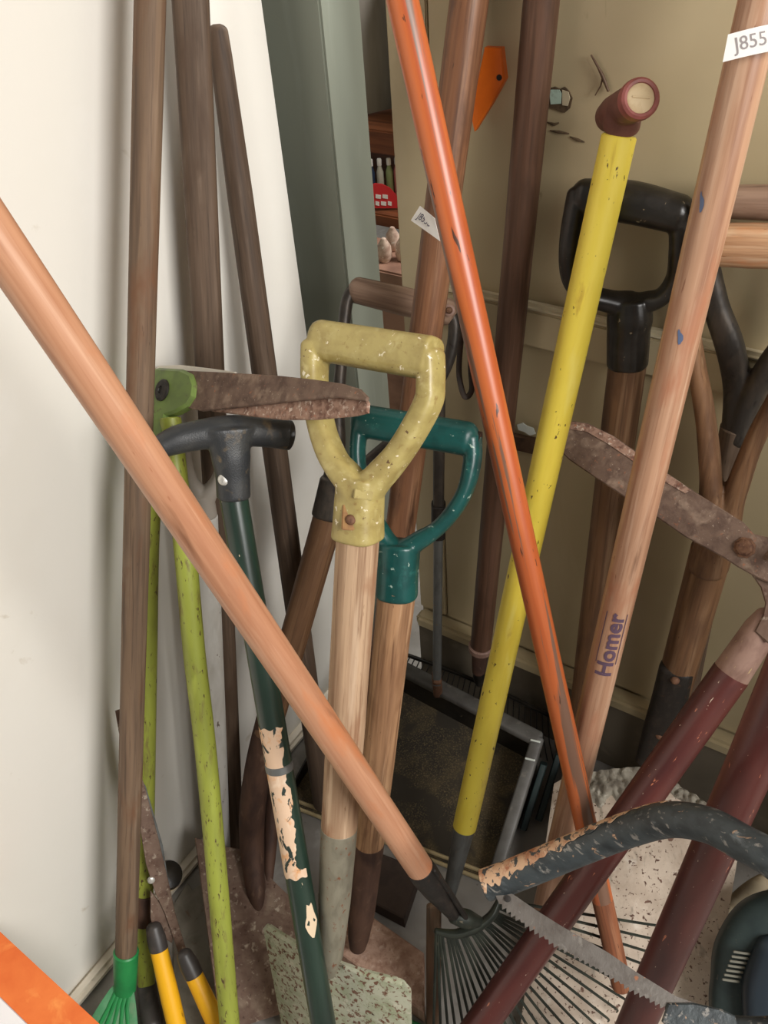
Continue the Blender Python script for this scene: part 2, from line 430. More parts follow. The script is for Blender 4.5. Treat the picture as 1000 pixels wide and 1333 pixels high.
GREENPL2 = mat('dusty_green_plastic', c8(96, 150, 110), [(c8(64, 134, 86), (30, 30, 12), 0.42, 0.62), (c8(140, 138, 118), (40, 40, 30), 0.52, 0.74)], 0.55)
YGRIP = mat('bright_yellow_grip', c8(244, 182, 26), [(c8(230, 160, 20), (30, 30, 10), 0.5, 0.8), (c8(150, 100, 30), (150, 150, 40), 0.68, 0.73)], 0.45)
DKGREY = mat('dark_grey_plastic', c8(58, 54, 52), [(c8(84, 76, 70), (60, 60, 60), 0.5, 0.8)], 0.45)
PAPER = mat('white_paper_tag', c8(238, 236, 232), [(c8(222, 218, 212), (30, 30, 30), 0.5, 0.8)], 0.8)
INK = mat('grey_pencil_ink', c8(150, 143, 143), rough=0.8)
INKBLUE = mat('dark_ink', c8(70, 64, 84), rough=0.7)
INKPURPLE = mat('faded_purple_print', c8(92, 70, 88), rough=0.7)
BLUEPAINT = mat('blue_paint_smear', c8(84, 98, 128), rough=0.5)
LEATHER = mat('dark_leather', c8(44, 34, 28), [(c8(66, 52, 42), (60, 60, 60), 0.5, 0.8)], 0.6)
ORANGEPL = mat('bright_orange_plastic', c8(232, 112, 24), [(c8(210, 94, 16), (20, 20, 20), 0.5, 0.8)], 0.45)
DUSTPAN = mat('dusty_black_dustpan_floor', c8(46, 41, 33), [
    (c8(84, 72, 50), (11, 11, 11), 0.40, 0.62, 5), (c8(120, 104, 72), (400, 400, 400), 0.50, 0.75, 6), (c8(52, 46, 36), (16, 16, 16), 0.52, 0.62, 4)], 0.85, 0, ((260, 260, 260), 0.5, 0.0012))
PANGREY = mat('grey_dustpan_rim', c8(92, 90, 86), [(c8(70, 66, 62), (40, 40, 40), 0.45, 0.75), (c8(126, 120, 112), (70, 70, 70), 0.62, 0.78)], 0.55)
PANLIP = mat('worn_cream_lip', c8(190, 172, 132), [(c8(150, 130, 92), (40, 40, 40), 0.45, 0.7)], 0.7)
DKTEAL = mat('dark_teal_housing', c8(32, 46, 46), [(c8(46, 60, 58), (30, 30, 30), 0.45, 0.75), (c8(96, 92, 82), (90, 90, 90), 0.66, 0.78)], 0.5)
CREAMSTICK = mat('cream_stick_wood', c8(200, 184, 154), [(c8(168, 146, 116), (60, 60, 60), 0.5, 0.75)], 0.7)
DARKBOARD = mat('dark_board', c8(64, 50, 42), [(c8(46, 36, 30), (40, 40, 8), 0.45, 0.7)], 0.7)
MINT = mat('mint_old_paint', c8(178, 200, 184), [(c8(140, 156, 138), (120, 120, 120), 0.5, 0.75)], 0.6)
CHIPDARK = mat('exposed_brown_plaster', c8(92, 74, 52), [(c8(60, 46, 32), (150, 150, 150), 0.45, 0.7)], 0.9, 0, ((300, 300, 300), 0.6, 0.001))
WHITEFLAKE_GLINT = mat('white_flake_and_glint', c8(214, 220, 212), rough=0.6)  # wall paint flake; also the painted glints on the dustpan rim
BRACKET = mat('brown_iron_bracket', c8(92, 68, 48), [(c8(70, 50, 36), (80, 80, 80), 0.45, 0.7)], 0.6, 0.2)
# setting
M_WALL = mat('cream_wall_paint', c8(226, 222, 213), [(c8(217, 211, 200), (2.2, 2.2, 2.2), 0.45, 0.75), (c8(232, 229, 222), (5, 5, 5), 0.55, 0.8), (c8(196, 186, 168), (26, 26, 26), 0.70, 0.80)], 0.55, 0, ((9, 9, 9), 0.35, 0.004))
M_BACK = mat('beige_board_paint', c8(186, 170, 136), [(c8(168, 152, 118), (3, 3, 2), 0.45, 0.75), (c8(196, 182, 150), (8, 8, 3), 0.58, 0.8), (c8(130, 112, 82), (40, 40, 16), 0.70, 0.80)], 0.42, 0, ((30, 30, 12), 0.15, 0.001), 0.5, 0.1)
M_TRIM = mat('beige_trim_paint', c8(204, 192, 162), [(c8(180, 166, 136), (10, 10, 10), 0.45, 0.75), (c8(226, 218, 196), (40, 40, 40), 0.62, 0.78)], 0.5, 0, ((40, 40, 40), 0.2, 0.001))
M_JAMB = mat('grey_green_door_paint', c8(142, 146, 132), [(c8(132, 136, 122), (6, 6, 2), 0.45, 0.75), (c8(152, 156, 144), (30, 30, 4), 0.6, 0.8)], 0.45, 0, ((60, 60, 8), 0.12, 0.001))
M_BASE = mat('dirty_dark_skirting_paint', c8(118, 108, 92), [(c8(94, 85, 71), (6, 6, 6), 0.42, 0.7), (c8(134, 124, 106), (20, 20, 20), 0.58, 0.76)], 0.6)
M_FLOOR = mat('dusty_concrete', c8(150, 146, 140), [(c8(116, 110, 102), (6, 6, 6), 0.42, 0.7), (c8(172, 168, 162), (18, 18, 18), 0.58, 0.76), (c8(92, 84, 76), (60, 60, 60), 0.66, 0.78)], 0.85, 0, ((120, 120, 120), 0.4, 0.001))
M_SKIRT = mat('cream_skirting_paint', c8(222, 212, 194), [(c8(196, 182, 160), (14, 14, 14), 0.5, 0.75), (c8(140, 122, 98), (50, 50, 50), 0.68, 0.78)], 0.6)

# ------------------------------------------------------------------ the setting
def struct(o): o['kind'] = 'structure'; return o
struct(box('floor', M_FLOOR, None, (-2.6, -3.4, -0.1), (3.4, 3.4, 0.0), 0))
wl = struct(box('wall_left', M_WALL, None, (-0.09, -3.2, 0.0), (0.0, -0.054, 2.5), 0.003))
struct(box('baseboard_left', M_SKIRT, wl, (0.0, -3.2, 0.0), (0.022, -0.056, 0.018), 0.006))
wb = struct(box('wall_back', M_BACK, None, (0.134, 0.0, 0.0), (3.2, 0.03, 2.5), 0.002))
# boards of the back wall: a proud edge strip and a seam groove
box('board', M_BACK, wb, (0.134, -0.006, 0.19), (0.187, 0.002, 2.5), 0.0015)
box('board', M_BACK, wb, (0.189, -0.006, 0.19), (1.30, 0.002, 2.5), 0.0015)
box('board', M_BACK, wb, (1.302, -0.006, 0.19), (3.2, 0.002, 2.5), 0.0015)
rl = struct(box('trim_1', M_BACK, None, (0.190, -0.020, 0.763), (3.2, -0.006, 0.812), 0.002))
box('top_bead', M_TRIM, rl, (0.190, -0.022, 0.810), (3.2, -0.006, 0.822), 0.005)
bb = struct(box('baseboard_back', M_BASE, None, (0.136, -0.020, 0.0), (3.2, 0.0, 0.160), 0.002))
box('cap', M_BACK, bb, (0.136, -0.030, 0.160), (3.2, 0.0, 0.186), 0.006)
pr = struct(box('added_shade_wall', M_WALL, None, (1.10, -0.30, 0.0), (1.45, -0.001, 0.98), 0.004))  # added low wall, out of view, to shade the lower back wall
dj = struct(box('door_1', M_JAMB, None, (-0.85, 0.0, 0.0), (0.039, 0.083, 2.4), 0.003))

# chipped patch, scratches and a stuck twig on the back wall
def wall_patch(name, mat_, parent, px, y, thick):
    return plate(name, mat_, parent, [PY(a, b, y) for a, b in px], thick, up=V((0, 0, 1)))
ch = plate('plaster_chip', CHIPDARK, None, [PY(a, b, -0.0075) for a, b in ((712, 116), (722, 113), (729, 116), (735, 113), (741, 119), (745, 128), (742, 141), (735, 147), (725, 143), (714, 140))], 0.004, up=V((0, 0, 1)))
tag(ch, 'chipped hole in the beige wall showing mint paint', 'chip')
wall_patch('old_paint', MINT, ch, ((715, 117), (728, 117), (731, 122), (730, 135), (717, 136)), -0.0085, 0.003)
wall_patch('old_paint', M_TRIM, ch, ((732, 117), (740, 120), (742, 128), (739, 138), (732, 137)), -0.0083, 0.003)
for k, pts in enumerate((((712, 159), (722, 162), (728, 160)), ((716, 170), (728, 172), (741, 174)), ((742, 178), (752, 182), (761, 185)))):
    s = tube('scratch', CHIPDARK, ch, [PY(a, b, -0.0062) for a, b in pts], [(0.0006, 0.0006), (0.0012, 0.002), (0.0006, 0.0008)], seg=6, caps=('flat', 'flat'))
tw = tube_curve('dry_twig', BRACKET, None, [PY(a, b, -0.010) for a, b in ((770, 72), (778, 86), (785, 100), (792, 118))], [0.0009, 0.0013, 0.0019, 0.0014], seg=8)
tag(tw, 'thin dry forked twig stuck to the beige wall', 'twig')
tube('side_shoot', BRACKET, tw, [PY(785, 100, -0.010), PY(782, 112, -0.010), PY(775, 124, -0.010)], [0.0012, 0.0009, 0.0006], seg=6)
hb = plate('wall_bracket', BRACKET, None, [PY(a, b, -0.014) for a, b in ((664, 566), (700, 574), (706, 594), (694, 592), (668, 586))], 0.008, 0.001, V((0, 0, 1)))
tag(hb, 'small brown iron bracket on the wall under a white paint flake', 'bracket')
fl = plate('paint_flake', WHITEFLAKE_GLINT, hb, [PY(a, b, -0.016) for a, b in ((673, 553), (680, 551), (686, 555), (694, 558), (697, 565), (690, 567), (682, 562), (675, 560))], 0.002, up=V((0, 0, 1)))

# ------------------------------------------------------------------ beyond the door gap
def shop():
    bk = struct(box('wall_far', mat('grey_shop_wall', c8(120, 112, 100), [(c8(90, 84, 76), (3, 3, 3), 0.4, 0.7)], 0.8), None, (-2.6, 2.6, 0), (1.6, 2.7, 2.5), 0))
    shelf = mat('brown_shelf_wood', c8(140, 84, 52), [(c8(104, 60, 38), (4, 60, 60), 0.45, 0.7)], 0.5)
    a = P(478, 166, 2.2); b = P(524, 196, 2.2); zt = a.z
    sh = thing('shop_shelf', V((-0.55, 1.05, 0)), 'brown wooden shelf seen through the door gap', 'shelf')
    c = P(500, 180, 2.2)
    box('shelf_board', shelf, sh, (c.x - 0.35, c.y - 0.03, c.z - 0.028), (c.x + 0.35, c.y + 0.28, c.z + 0.028), 0.004)
    box('side_panel', shelf, sh, (c.x - 0.38, c.y - 0.03, 0), (c.x - 0.35, c.y + 0.28, c.z + 0.6), 0.004)
    box('side_panel', shelf, sh, (c.x + 0.35, c.y - 0.03, 0), (c.x + 0.38, c.y + 0.28, c.z + 0.6), 0.004)
    c2 = P(508, 274, 2.2)
    box('shelf_board', shelf, sh, (c.x - 0.35, c2.y - 0.03, c2.z - 0.03), (c.x + 0.35, c.y + 0.28, c2.z), 0.004)
    cl = mat('grey_cloth', c8(150, 144, 136), [(c8(116, 108, 100), (12, 12, 3), 0.42, 0.7)], 0.9)
    o = c + V((-0.22, 0.02, 0.032))
    def cloth(u, v):
        return o + V((0.44 * u, 0.05 * math.sin(u * 19) * (0.4 + 0.6 * (1 - v)) + 0.05, 0.34 * v + 0.05 * math.sin(u * 9) * v))
    k = sheet('hanging_cloth', cl, None, cloth, 40, 10, 0.004); tag(k, 'grey draped cloth hanging above the shop shelf in the gap', 'cloth')
    # packets on the lower shelf
    cols = [('blue', (44, 60, 88), 'dark blue'), ('white', (206, 204, 190), 'off-white'), ('coral', (206, 110, 80), 'coral'), ('pink', (206, 120, 124), 'pink'), ('green', (150, 164, 116), 'pale green')]
    zs = c2.z
    spots = [(486, 'blue'), (497, 'white'), (509, 'green'), (519, 'pink'), (529, 'coral')]
    for (px, nm) in spots:
        cc = [q for q in cols if q[0] == nm][0]
        q = P(px, 258, 2.26)
        t = thing('shop_bottle', V((q.x, q.y, zs)), cc[2] + ' capped bottle on the far shelf behind the red sign', 'bottle', 'bottles on the far shelf')
        m1 = mat('shop_%s' % nm, c8(*cc[1]), rough=0.4)
        lathe('body', m1, t, V((q.x, q.y, zs)), V((0, 0, 1)), [(0.0070, 0.0006), (0.0086, 0.003), (0.0086, 0.066), (0.005, 0.078), (0.0042, 0.082)], 16)
        lathe('cap', MATS['white_paper_tag'], t, V((q.x, q.y, zs + 0.082)), V((0, 0, 1)), [(0.0055, 0), (0.0055, 0.014), (0.0045, 0.016)], 12)
    # red round-topped sign
    red = mat('red_card', c8(206, 44, 50), rough=0.5)
    n = -ray(505, 260); n.z = 0; n.normalize()
    oo = P(508, 274, 2.2)
    pts = [PN(x, y, oo, n) for x, y in ((480, 271), (480, 243), (488, 239), (498, 240), (508, 245), (516, 254), (521, 265), (522, 271))]
    sg = plate('round_red_sign', red, None, pts, 0.004, up=V((0, 0, 1))); tag(sg, 'red round-topped card sign with white print in the door gap', 'sign')
    for y0, xs in ((253, ((489, 496), (498, 505))), (262, ((489, 494), (496, 503), (505, 510)))):
        for x0, x1 in xs:
            plate('white_print', PAPER, sg, [PN(x, y, oo + n * 0.001, n) for x, y in ((x0, y0), (x1, y0 + 1), (x1, y0 + 6), (x0, y0 + 5))], 0.0008, up=V((0, 0, 1)))
    # low table with pale wrapped parcels
    tb = mat('pinkish_counter', c8(168, 128, 108), [(c8(130, 96, 80), (10, 10, 10), 0.45, 0.7)], 0.6)
    q = P(512, 330, 2.0)
    ct = thing('shop_counter', V((q.x, q.y + 0.1, 0)), 'pinkish low counter seen low in the door gap', 'counter')
    box('counter_top', tb, ct, (q.x - 0.2, q.y - 0.03, q.z - 0.06), (q.x + 0.2, q.y + 0.12, q.z - 0.03), 0.004)
    box('front_panel', tb, ct, (q.x - 0.19, q.y - 0.02, 0), (q.x + 0.19, q.y, q.z - 0.06), 0.003)
    pale = mat('pale_wrapper', c8(214, 190, 172), [(c8(170, 140, 124), (50, 50, 50), 0.45, 0.65), (c8(240, 232, 222), (80, 80, 80), 0.6, 0.7)], 0.6)
    for i, (px, d, nm) in enumerate(((500, 2.02, 'leftmost'), (512, 2.08, 'middle'), (524, 2.02, 'rightmost'))):
        e = P(px, 320, d); z0 = q.z - 0.0285
        vs, fs = sweep([V((e.x, e.y, z0 + h)) for h in (0, 0.012, 0.035, 0.05)], [(0.012, 0.012), (0.017, 0.014), (0.015, 0.012), (0.006, 0.005)], 14, ('flat', 'round'), 2.6)
        k = obj('wrapped_parcel', vs, fs, pale, None); tag(k, nm + ' pale wrapped parcel on the counter in the gap', 'parcel', 'parcels on the far counter')
shop()

# ------------------------------------------------------------------ straight handles
def taper(a, b, r0, r1, n=10, jig=0.012):
    pts = [lerp(a, b, i / n) for i in range(n + 1)]
    rs = [(r0 + (r1 - r0) * i / n) * (1 + random.uniform(-jig, jig)) for i in range(n + 1)]
    return pts, rs

# brown broom handle with a green socket, against the left wall
a = P(195.5, 0, 0.84); b = P(164, 1242, 1.255)
top = lean(a, b, 0.0147)
t = thing('green_socket_rake', V((b.x, b.y, 0)), 'grey-brown wooden pole in a bright green plastic socket, against the white wall', 'rake')
tube('handle', W_GREYBROWN, t, *taper(b, top, 0.0147, 0.0147), seg=24)
d0 = (b - a).normalized()
sk = tube('socket', GREENPL, t, [b - d0 * 0.004, b + d0 * 0.004, b + d0 * 0.03, b + d0 * 0.065], [0.0172, 0.0168, 0.0163, 0.0150], seg=26, caps=('flat', 'flat'))
h0 = b + d0 * 0.055
def greenhead(u, v):
    c = PZ(158, 1305, 0.05); e = PZ(148, 1352, 0.02)
    q = lerp(h0, V((e.x, e.y, 0.014)), v)
    half = 0.012 + 0.029 * (v ** 0.8)
    return q - RT * (0.003 + 0.005 * v) + RT * ((u - 0.5) * 2 * half) + UP * 0.006 * math.cos((u - 0.5) * math.pi * 5) * v
sheet('rake_head', GREENPL2, t, greenhead, 30, 10, 0.004)
for i in (-2, -1, 0, 1, 2):
    e = V((PZ(148, 1352, 0.02).x, PZ(148, 1352, 0.02).y, 0.016)) - RT * 0.006 + RT * (i * 0.013)
    tube('rib', GREENPL, t, [h0 + RT * (i * 0.004), lerp(h0, e, 0.5) + UP * 0.004, e], [0.004, 0.003, 0.0025], seg=8)

# square-edged brown pole and the round-ended brown pole on the left wall
a = P(248, 0, 0.905); b = P(306, 1106, 1.475)
t = thing('brown_square_pole', b, 'thick dark brown square-edged pole leaning in the middle of the white wall', 'pole')
tube('pole', W_DARK, t, [b, lerp(b, a, 0.5), a, lean(a, b, 0.0185, 0.25)], [(0.0140, 0.0145), (0.0160, 0.0165), (0.0180, 0.0185), (0.0180, 0.0185)], seg=28, ex=3.6, caps=('flat', 'flat'))
a = P(283.5, 42, 0.985); b = P(421, 1045, 1.505)
t = thing('round_ended_pole', b, 'dark brown pole with a rounded top end leaning on the white wall', 'pole')
ln = [lerp(a, b, k) for k in (0, 0.02, 0.06, 0.15, 0.4, 0.7, 1)]
tube('pole', W_DARK, t, list(reversed(ln)), list(reversed([0.0112, 0.0122, 0.0130, 0.0150, 0.0165, 0.0168, 0.0168])), seg=24)

# pale painted poles behind: worn orange pole
a = P(524, 0, 0.845); b = P(809, 1282, 1.190)
ob = b
t = thing('orange_painted_pole', b, 'long pole with worn orange paint crossing in front of the yellow handle', 'pole')
tube('pole', P_ORANGE, t, *taper(lerp(b, a, 0.12), lean(a, b, 0.0158, 0.4), 0.0135, 0.0158, 14), seg=26)
tube('bare_end', wood('bare_reddish_end', c8(150, 92, 62), c8(96, 58, 40), c8(172, 118, 84), 0.6), t, *taper(b, lerp(b, a, 0.125), 0.0128, 0.0133, 4, 0), seg=24)
lp = [P(603, 425, 0.966), P(599, 455, 0.97), P(598, 490, 0.975), P(605, 516, 0.975), P(614, 508, 0.975), P(613, 480, 0.97), P(612, 450, 0.966), P(606, 425, 0.966)]
k = tube_curve('leather_loop', LEATHER, None, lp, [(0.0012, 0.0032)] * len(lp), seg=10); tag(k, 'dark leather hanging loop behind the worn orange pole', 'loop')

# red-brown pole with a paper tag
a = P(611, 0, 0.925); b = P(470, 1080, 1.465)
t = thing('tagged_brown_pole', b, 'red-brown wooden pole with a small paper tag, behind the orange pole', 'pole')
tube('pole', W_REDBROWN, t, *taper(b, lean(a, b, 0.0200), 0.0195, 0.0200, 12), seg=26)
def text_mesh(body, size, bold=0.0):
    cu = bpy.data.curves.new('t', 'FONT'); cu.body = body; cu.size = size; cu.align_x = 'CENTER'; cu.align_y = 'CENTER'; cu.resolution_u = 3; cu.offset = bold
    o = bpy.data.objects.new('t', cu); COL.objects.link(o)
    dg = bpy.context.evaluated_depsgraph_get(); dg.update()
    me = bpy.data.meshes.new_from_object(o.evaluated_get(dg))
    bm = bmesh.new(); bm.from_mesh(me)
    bmesh.ops.triangulate(bm, faces=bm.faces)
    bmesh.ops.subdivide_edges(bm, edges=bm.edges[:], cuts=2, use_grid_fill=True)
    vs = [v.co.copy() for v in bm.verts]; bm.verts.index_update(); fs = [tuple(v.index for v in f.verts) for f in bm.faces]
    bm.free(); bpy.data.objects.remove(o); bpy.data.meshes.remove(me); bpy.data.curves.remove(cu)
    return vs, fs
def flat_text(name, body, size, mat_, parent, o, xd, yd, squeeze=1.0):
    xd = xd.normalized(); n = xd.cross(yd).normalized(); yd = n.cross(xd)
    vs, fs = text_mesh(body, size)
    M = frame(o, n, xd)
    return obj(name, [V((v.x * squeeze, v.y, 0)) for v in vs], fs, mat_, parent, M)
def paper_tag(name, corners, label, body, size, ink, sh=0.0):
    """corners: bl, br, tr, tl room points; a strip of paper with a slight curl"""
    bl, br, tr, tl = corners
    n = (br - bl).cross(tl - bl).normalized()
    def fn(u, v): return lerp(lerp(bl, br, u), lerp(tl, tr, u), v) + n * (0.0015 * math.sin(u * math.pi))
    k = sheet(name, PAPER, None, fn, 10, 3, 0.0004); tag(k, label, 'tag')
    if n.dot(CAM - bl) < 0: n = -n
    xd_ = (br - bl).normalized(); zn = xd_.cross(tl - bl).normalized(); yd_ = zn.cross(xd_)
    c = (bl + br + tr + tl) / 4 + (br - bl) * sh; L_ = (br - bl).length
    vs, fs = text_mesh(body, size)
    M = frame(c, zn, xd_); sg_ = 1 if zn.dot(n) > 0 else -1
    obj('handwriting', [V((v.x * 0.85, v.y, sg_ * (0.0004 + 0.0015 * math.sin(math.pi * min(1, max(0, 0.5 + sh + v.x * 0.85 / L_)))))) for v in vs], fs, ink, k, M)
    return k
d = 0.995
paper_tag('paper_price_tag', (P(535, 287, d - 0.012), P(573, 314, d - 0.03), P(566, 284, d - 0.035), P(547, 268, d - 0.015)),
          'small white paper tag on the red-brown pole beside the orange pole', 'J8538', 0.0105, INKBLUE, -0.04)

# dark pole with the black fan rake at its foot
a = P(705, 0, 0.890); b = P(626, 842, 1.500)
t = thing('black_fan_rake', V((b.x, b.y, 0)), 'dark red-brown pole of a black fan rake standing against the beige wall', 'rake')
tube('handle', W_DARKRED, t, *taper(b, lean(a, b, 0.0185), 0.0172, 0.0182, 12), seg=26)
dd = (b - a).normalized()
tube('collar', TANFERRULE, t, [b - dd * 0.003, b + dd * 0.006], [0.0205, 0.0200], seg=20, caps=('flat', 'flat'))
tube('shank', RUSTDARK, t, [b, b + dd * 0.03, b + dd * 0.06], [0.015, 0.013, 0.011], seg=16)
hub = b + dd * 0.045
cen = PY(640, 905, -0.045)
l0 = PY(528, 852, -0.046); r0 = PY(728, 938, -0.046)
nt = 30
for i in range(nt):
    u = i / (nt - 1)
    topp = lerp(l0, r0, u) + V((0, 0, 0.010 * math.sin(u * math.pi)))
    foot = V((topp.x + (u - 0.5) * 0.06, topp.y - 0.02, 0.006))
    tube('tine', BLACKP, t, [topp, lerp(topp, foot, 0.5) + V((0, -0.006, 0)), foot], [(0.0022, 0.0012)] * 3, seg=6, caps=('flat', 'flat'))
pts = [lerp(l0, r0, i / 12) + V((0, 0.0, 0.010 * math.sin(i / 12 * math.pi))) for i in range(13)]
tube('head_bar', BLACKP, t, pts, [(0.006, 0.004)] * 13, seg=10)
tube('neck', BLACKP, t, [hub, lerp(hub, lerp(l0, r0, 0.5), 0.6), lerp(l0, r0, 0.5) + V((0, 0, 0.01))], [0.012, 0.010, 0.008], seg=12)

# orange plastic wedge between the poles
pts = [PY(x, y, -0.030) for x, y in ((630, 62), (652, 63), (657, 104), (640, 135), (617, 172), (612, 150), (622, 100))]
k = plate('orange_plastic_wedge', ORANGEPL, None, pts, 0.010, 0.0015, V((0, 0, 1))); tag(k, 'bright orange plastic wedge with a screw hole between two brown poles', 'wedge')
lathe('screw', BLACKM, k, PY(650, 101, -0.0305), V((0, -1, 0)), [(0.003, -0.002), (0.003, 0.0006), (0.0008, 0.0008)], 12)

# yellow painted handle with brown tee
a = P(806, 178, 0.895); b = P(605, 1076, 1.315)
t = thing('yellow_handled_tool', ext(a, b, 0.0), 'chipped yellow painted handle with a brown tee grip, leaning on the beige wall', 'garden tool')
tube('handle', P_YELLOW, t, *taper(b, a, 0.0168, 0.0172, 12), seg=28, caps=('flat', 'flat'))
dd = (b - a).normalized()
f1 = P(588, 1152, 1.365)
tube('ferrule', GREYSTEEL, t, [b, lerp(b, f1, 0.25), f1, ext(b, f1, 0.004)], [0.0155, 0.0142, 0.0105, 0.008], seg=18, caps=('flat', 'flat'))
g1 = P(834, 128, 0.836); g0 = P(794, 152, 0.912)
gd = (g1 - g0).normalized()
stub0 = a - dd * 0.03; stub1 = a - dd * 0.009
vs1, fs1 = sweep([g0, lerp(g0, g1, 0.2), g1 - gd * 0.014, g1 - gd * 0.002], [0.0150, 0.0172, 0.0172, 0.0172], 28, ('round', 'flat'))
vs2, fs2 = sweep([lerp(g0, g1, 0.5) , stub1], [0.0176, 0.0180], 28, ('flat', 'flat'))
M = Matrix.Translation(a); mi = M.inverted()
V1, F1 = join([(vs1, fs1), (vs2, fs2)])
tee = fuse(obj('tee_grip', [mi @ v for v in V1], F1, BROWNGRIP, t, M), 0.0013, 3)
lathe('rim', REDRIM, tee, g1 - gd * 0.010, gd, [(0.0130, 0.0), (0.0182, 0.0), (0.0188, 0.005), (0.0182, 0.0105), (0.0160, 0.0125), (0.0136, 0.012), (0.0130, 0.010)], 30)
lathe('end_plug', CREAMCAP, tee, g1 - gd * 0.010, gd, [(0.0131, 0.0), (0.0131, 0.0105), (0.012, 0.0112)], 28)
rr = (RT - gd * RT.dot(gd)).normalized()
tube('raised_mark', CREAMCAP, tee, [g1 + gd * 0.0015 - rr * 0.008 + UP * 0.001, g1 + gd * 0.0015 + rr * 0.008], [0.001, 0.001], seg=8)

# reddish pole printed Homer
a = P(991, 0, 0.735); b = P(711, 1180, 1.262)
t = thing('printed_wooden_pole', b, 'pale reddish wooden pole with purple printed lettering and a white paper tag near its top', 'pole')
hr0, hr1 = 0.0174, 0.0182
top = lean(a, b, 0.0182, 0.4)
po = tube('pole', W_PINK, t, *taper(b, top, hr0, hr1, 12, 0.0), seg=36)
Mh = frame(b, top - b); Lh = (top - b).length
mi = Mh.inverted()
def on_pole(zc, ang, vs, size_scale=1.0):
    out = []
    for v in vs:
        z = zc + v.x; r = hr0 + (hr1 - hr0) * z / Lh + 0.0005
        th = ang - v.y / r
        out.append(V((r * math.cos(th), -r * math.sin(-th), z)))
    return out
def z_of(px, py):   # station on the pole nearest a pixel
    best = min(range(1200), key=lambda k: abs((lambda q: q)(py - project(lerp(b, top, k / 1199))[1])))
    return best / 1199 * Lh
def project(p):
    r = p - CAM; z = r.dot(FW); return (500 + F * r.dot(RT) / z, 666.5 - F * r.dot(UP) / z)
z1 = z_of(0, 868); z2 = z_of(0, 788)
vs, fs = text_mesh('Homer', 0.0225, 0.00065)
wx = max(v.x for v in vs) - min(v.x for v in vs)
sc = abs(z2 - z1) / wx
vs = [V((v.x * sc, v.y * 1.15, 0)) for v in vs]
zc = (z1 + z2) / 2
lt = obj('printed_lettering', on_pole(zc, 0.16, vs), fs, INKPURPLE, po, Mh)
for yy in (0.0125, -0.0115):
    n = 24; q = []
    for i in range(n + 1):
        q += [V(((-0.3 + 0.8 * i / n) * abs(z2 - z1), yy + 0.0005, 0)), V(((-0.3 + 0.8 * i / n) * abs(z2 - z1), yy - 0.0005, 0))]
    obj('printed_line', on_pole(zc, 0.16, q), [(2 * i, 2 * i + 1, 2 * i + 3, 2 * i + 2) for i in range(n)], INKPURPLE, po, Mh)
def smear(px, py, ln, wd, ang):
    z = z_of(px, py); q = [V((0, 0, 0))]; 
    for k in range(14):
        t_ = 2 * math.pi * k / 14; rr_ = 1 + 0.25 * math.sin(3 * t_ + px)
        q.append(V((ln * math.cos(t_) * rr_, wd * math.sin(t_) * rr_ + 0.25 * ln * math.cos(t_), 0)))
    obj('blue_smear', on_pole(z, ang, q), [(0, 1 + k, 1 + (k + 1) % 14) for k in range(14)], BLUEPAINT, po, Mh)
smear(0, 262, 0.008, 0.0022, -0.55); smear(0, 432, 0.0065, 0.0025, -0.05)
paper_tag('white_price_tag', (P(941, 81, 0.735), P(1030, 62, 0.722), P(1032, 26, 0.722), P(948, 45, 0.735)),
          'white paper price tag near the top of the lettered reddish pole at right', 'J8553', 0.0165, INK, -0.04)

# ------------------------------------------------------------------ D-shaped grips
def moulding(name, mat_, parent, o, pieces, voxel=0.0015, it=3, ex=2.3):
    """pieces: (points, radii, seg, caps) swept and fused into one skin; local frame at o"""
    M = Matrix.Translation(o); mi = M.inverted()
    parts = []
    for pts, rs, caps, xh in pieces:
        n_ = ex
        p = cr(pts, 6) if len(pts) > 2 else pts
        r = crr(rs, 6) if len(pts) > 2 else rs
        parts.append(sweep(p, r, 24, caps, n_, xh))
    v, f = join(parts)
    return fuse(obj(name, [mi @ x for x in v], f, mat_, parent, M), voxel, it)
RR = ('round', 'round')
def shaft_to_floor(a, b, z=0.0): return ext(a, b, z)

# olive grip spade with flaking pale green blade
sj = P(469, 628, 0.882); se = P(466, 699, 0.898); bt = P(431, 1242, 1.12)
t = thing('olive_grip_spade', ext(se, bt, 0.0), 'spade with a chipped olive D grip, bare wooden shaft and flaking pale green blade', 'spade')
bL = P(421, 444, 0.905); bR = P(563, 467, 0.849)
gn = (bR - bL).cross(sj - bL).normalized()
pcs = [([bL, bR], [0.0200, 0.0205], ('round', 'flat'), gn),
       ([P(411, 452, 0.905), P(410, 500, 0.902), P(419, 556, 0.895), P(434, 596, 0.888), P(452, 620, 0.884), P(468, 640, 0.882)], [(0.0175, 0.0108), (0.0165, 0.0102), (0.0165, 0.0108), (0.0165, 0.0118), (0.0175, 0.0135), (0.0185, 0.0185)], RR, gn),
       ([P(560, 462, 0.849), P(561, 498, 0.851), P(556, 528, 0.854), P(524, 584, 0.866), P(494, 620, 0.876), P(472, 642, 0.882)], [(0.0190, 0.0108), (0.0182, 0.0105), (0.0172, 0.0112), (0.0165, 0.0115), (0.0170, 0.0132), (0.0185, 0.0185)], RR, gn),
       ([P(470, 622, 0.882), lerp(sj, se, 0.5), se], [0.0212, 0.0222, 0.0236], ('flat', 'flat'), gn)]
gr = moulding('grip', P_OLIVE, t, sj, pcs, 0.0014, 2, 3.2)
bd_ = (bR - bL).normalized()
lathe('end_plug', P_OLIVE, gr, bR + bd_ * 0.0005, bd_, [(0.0135, -0.004), (0.0135, 0.0), (0.0115, 0.0012), (0.0105, 0.0002), (0.002, 0.0)], 24)
nc = (CAM - se).normalized()
q = P(473, 645, 0.882) + nc * 0.0195
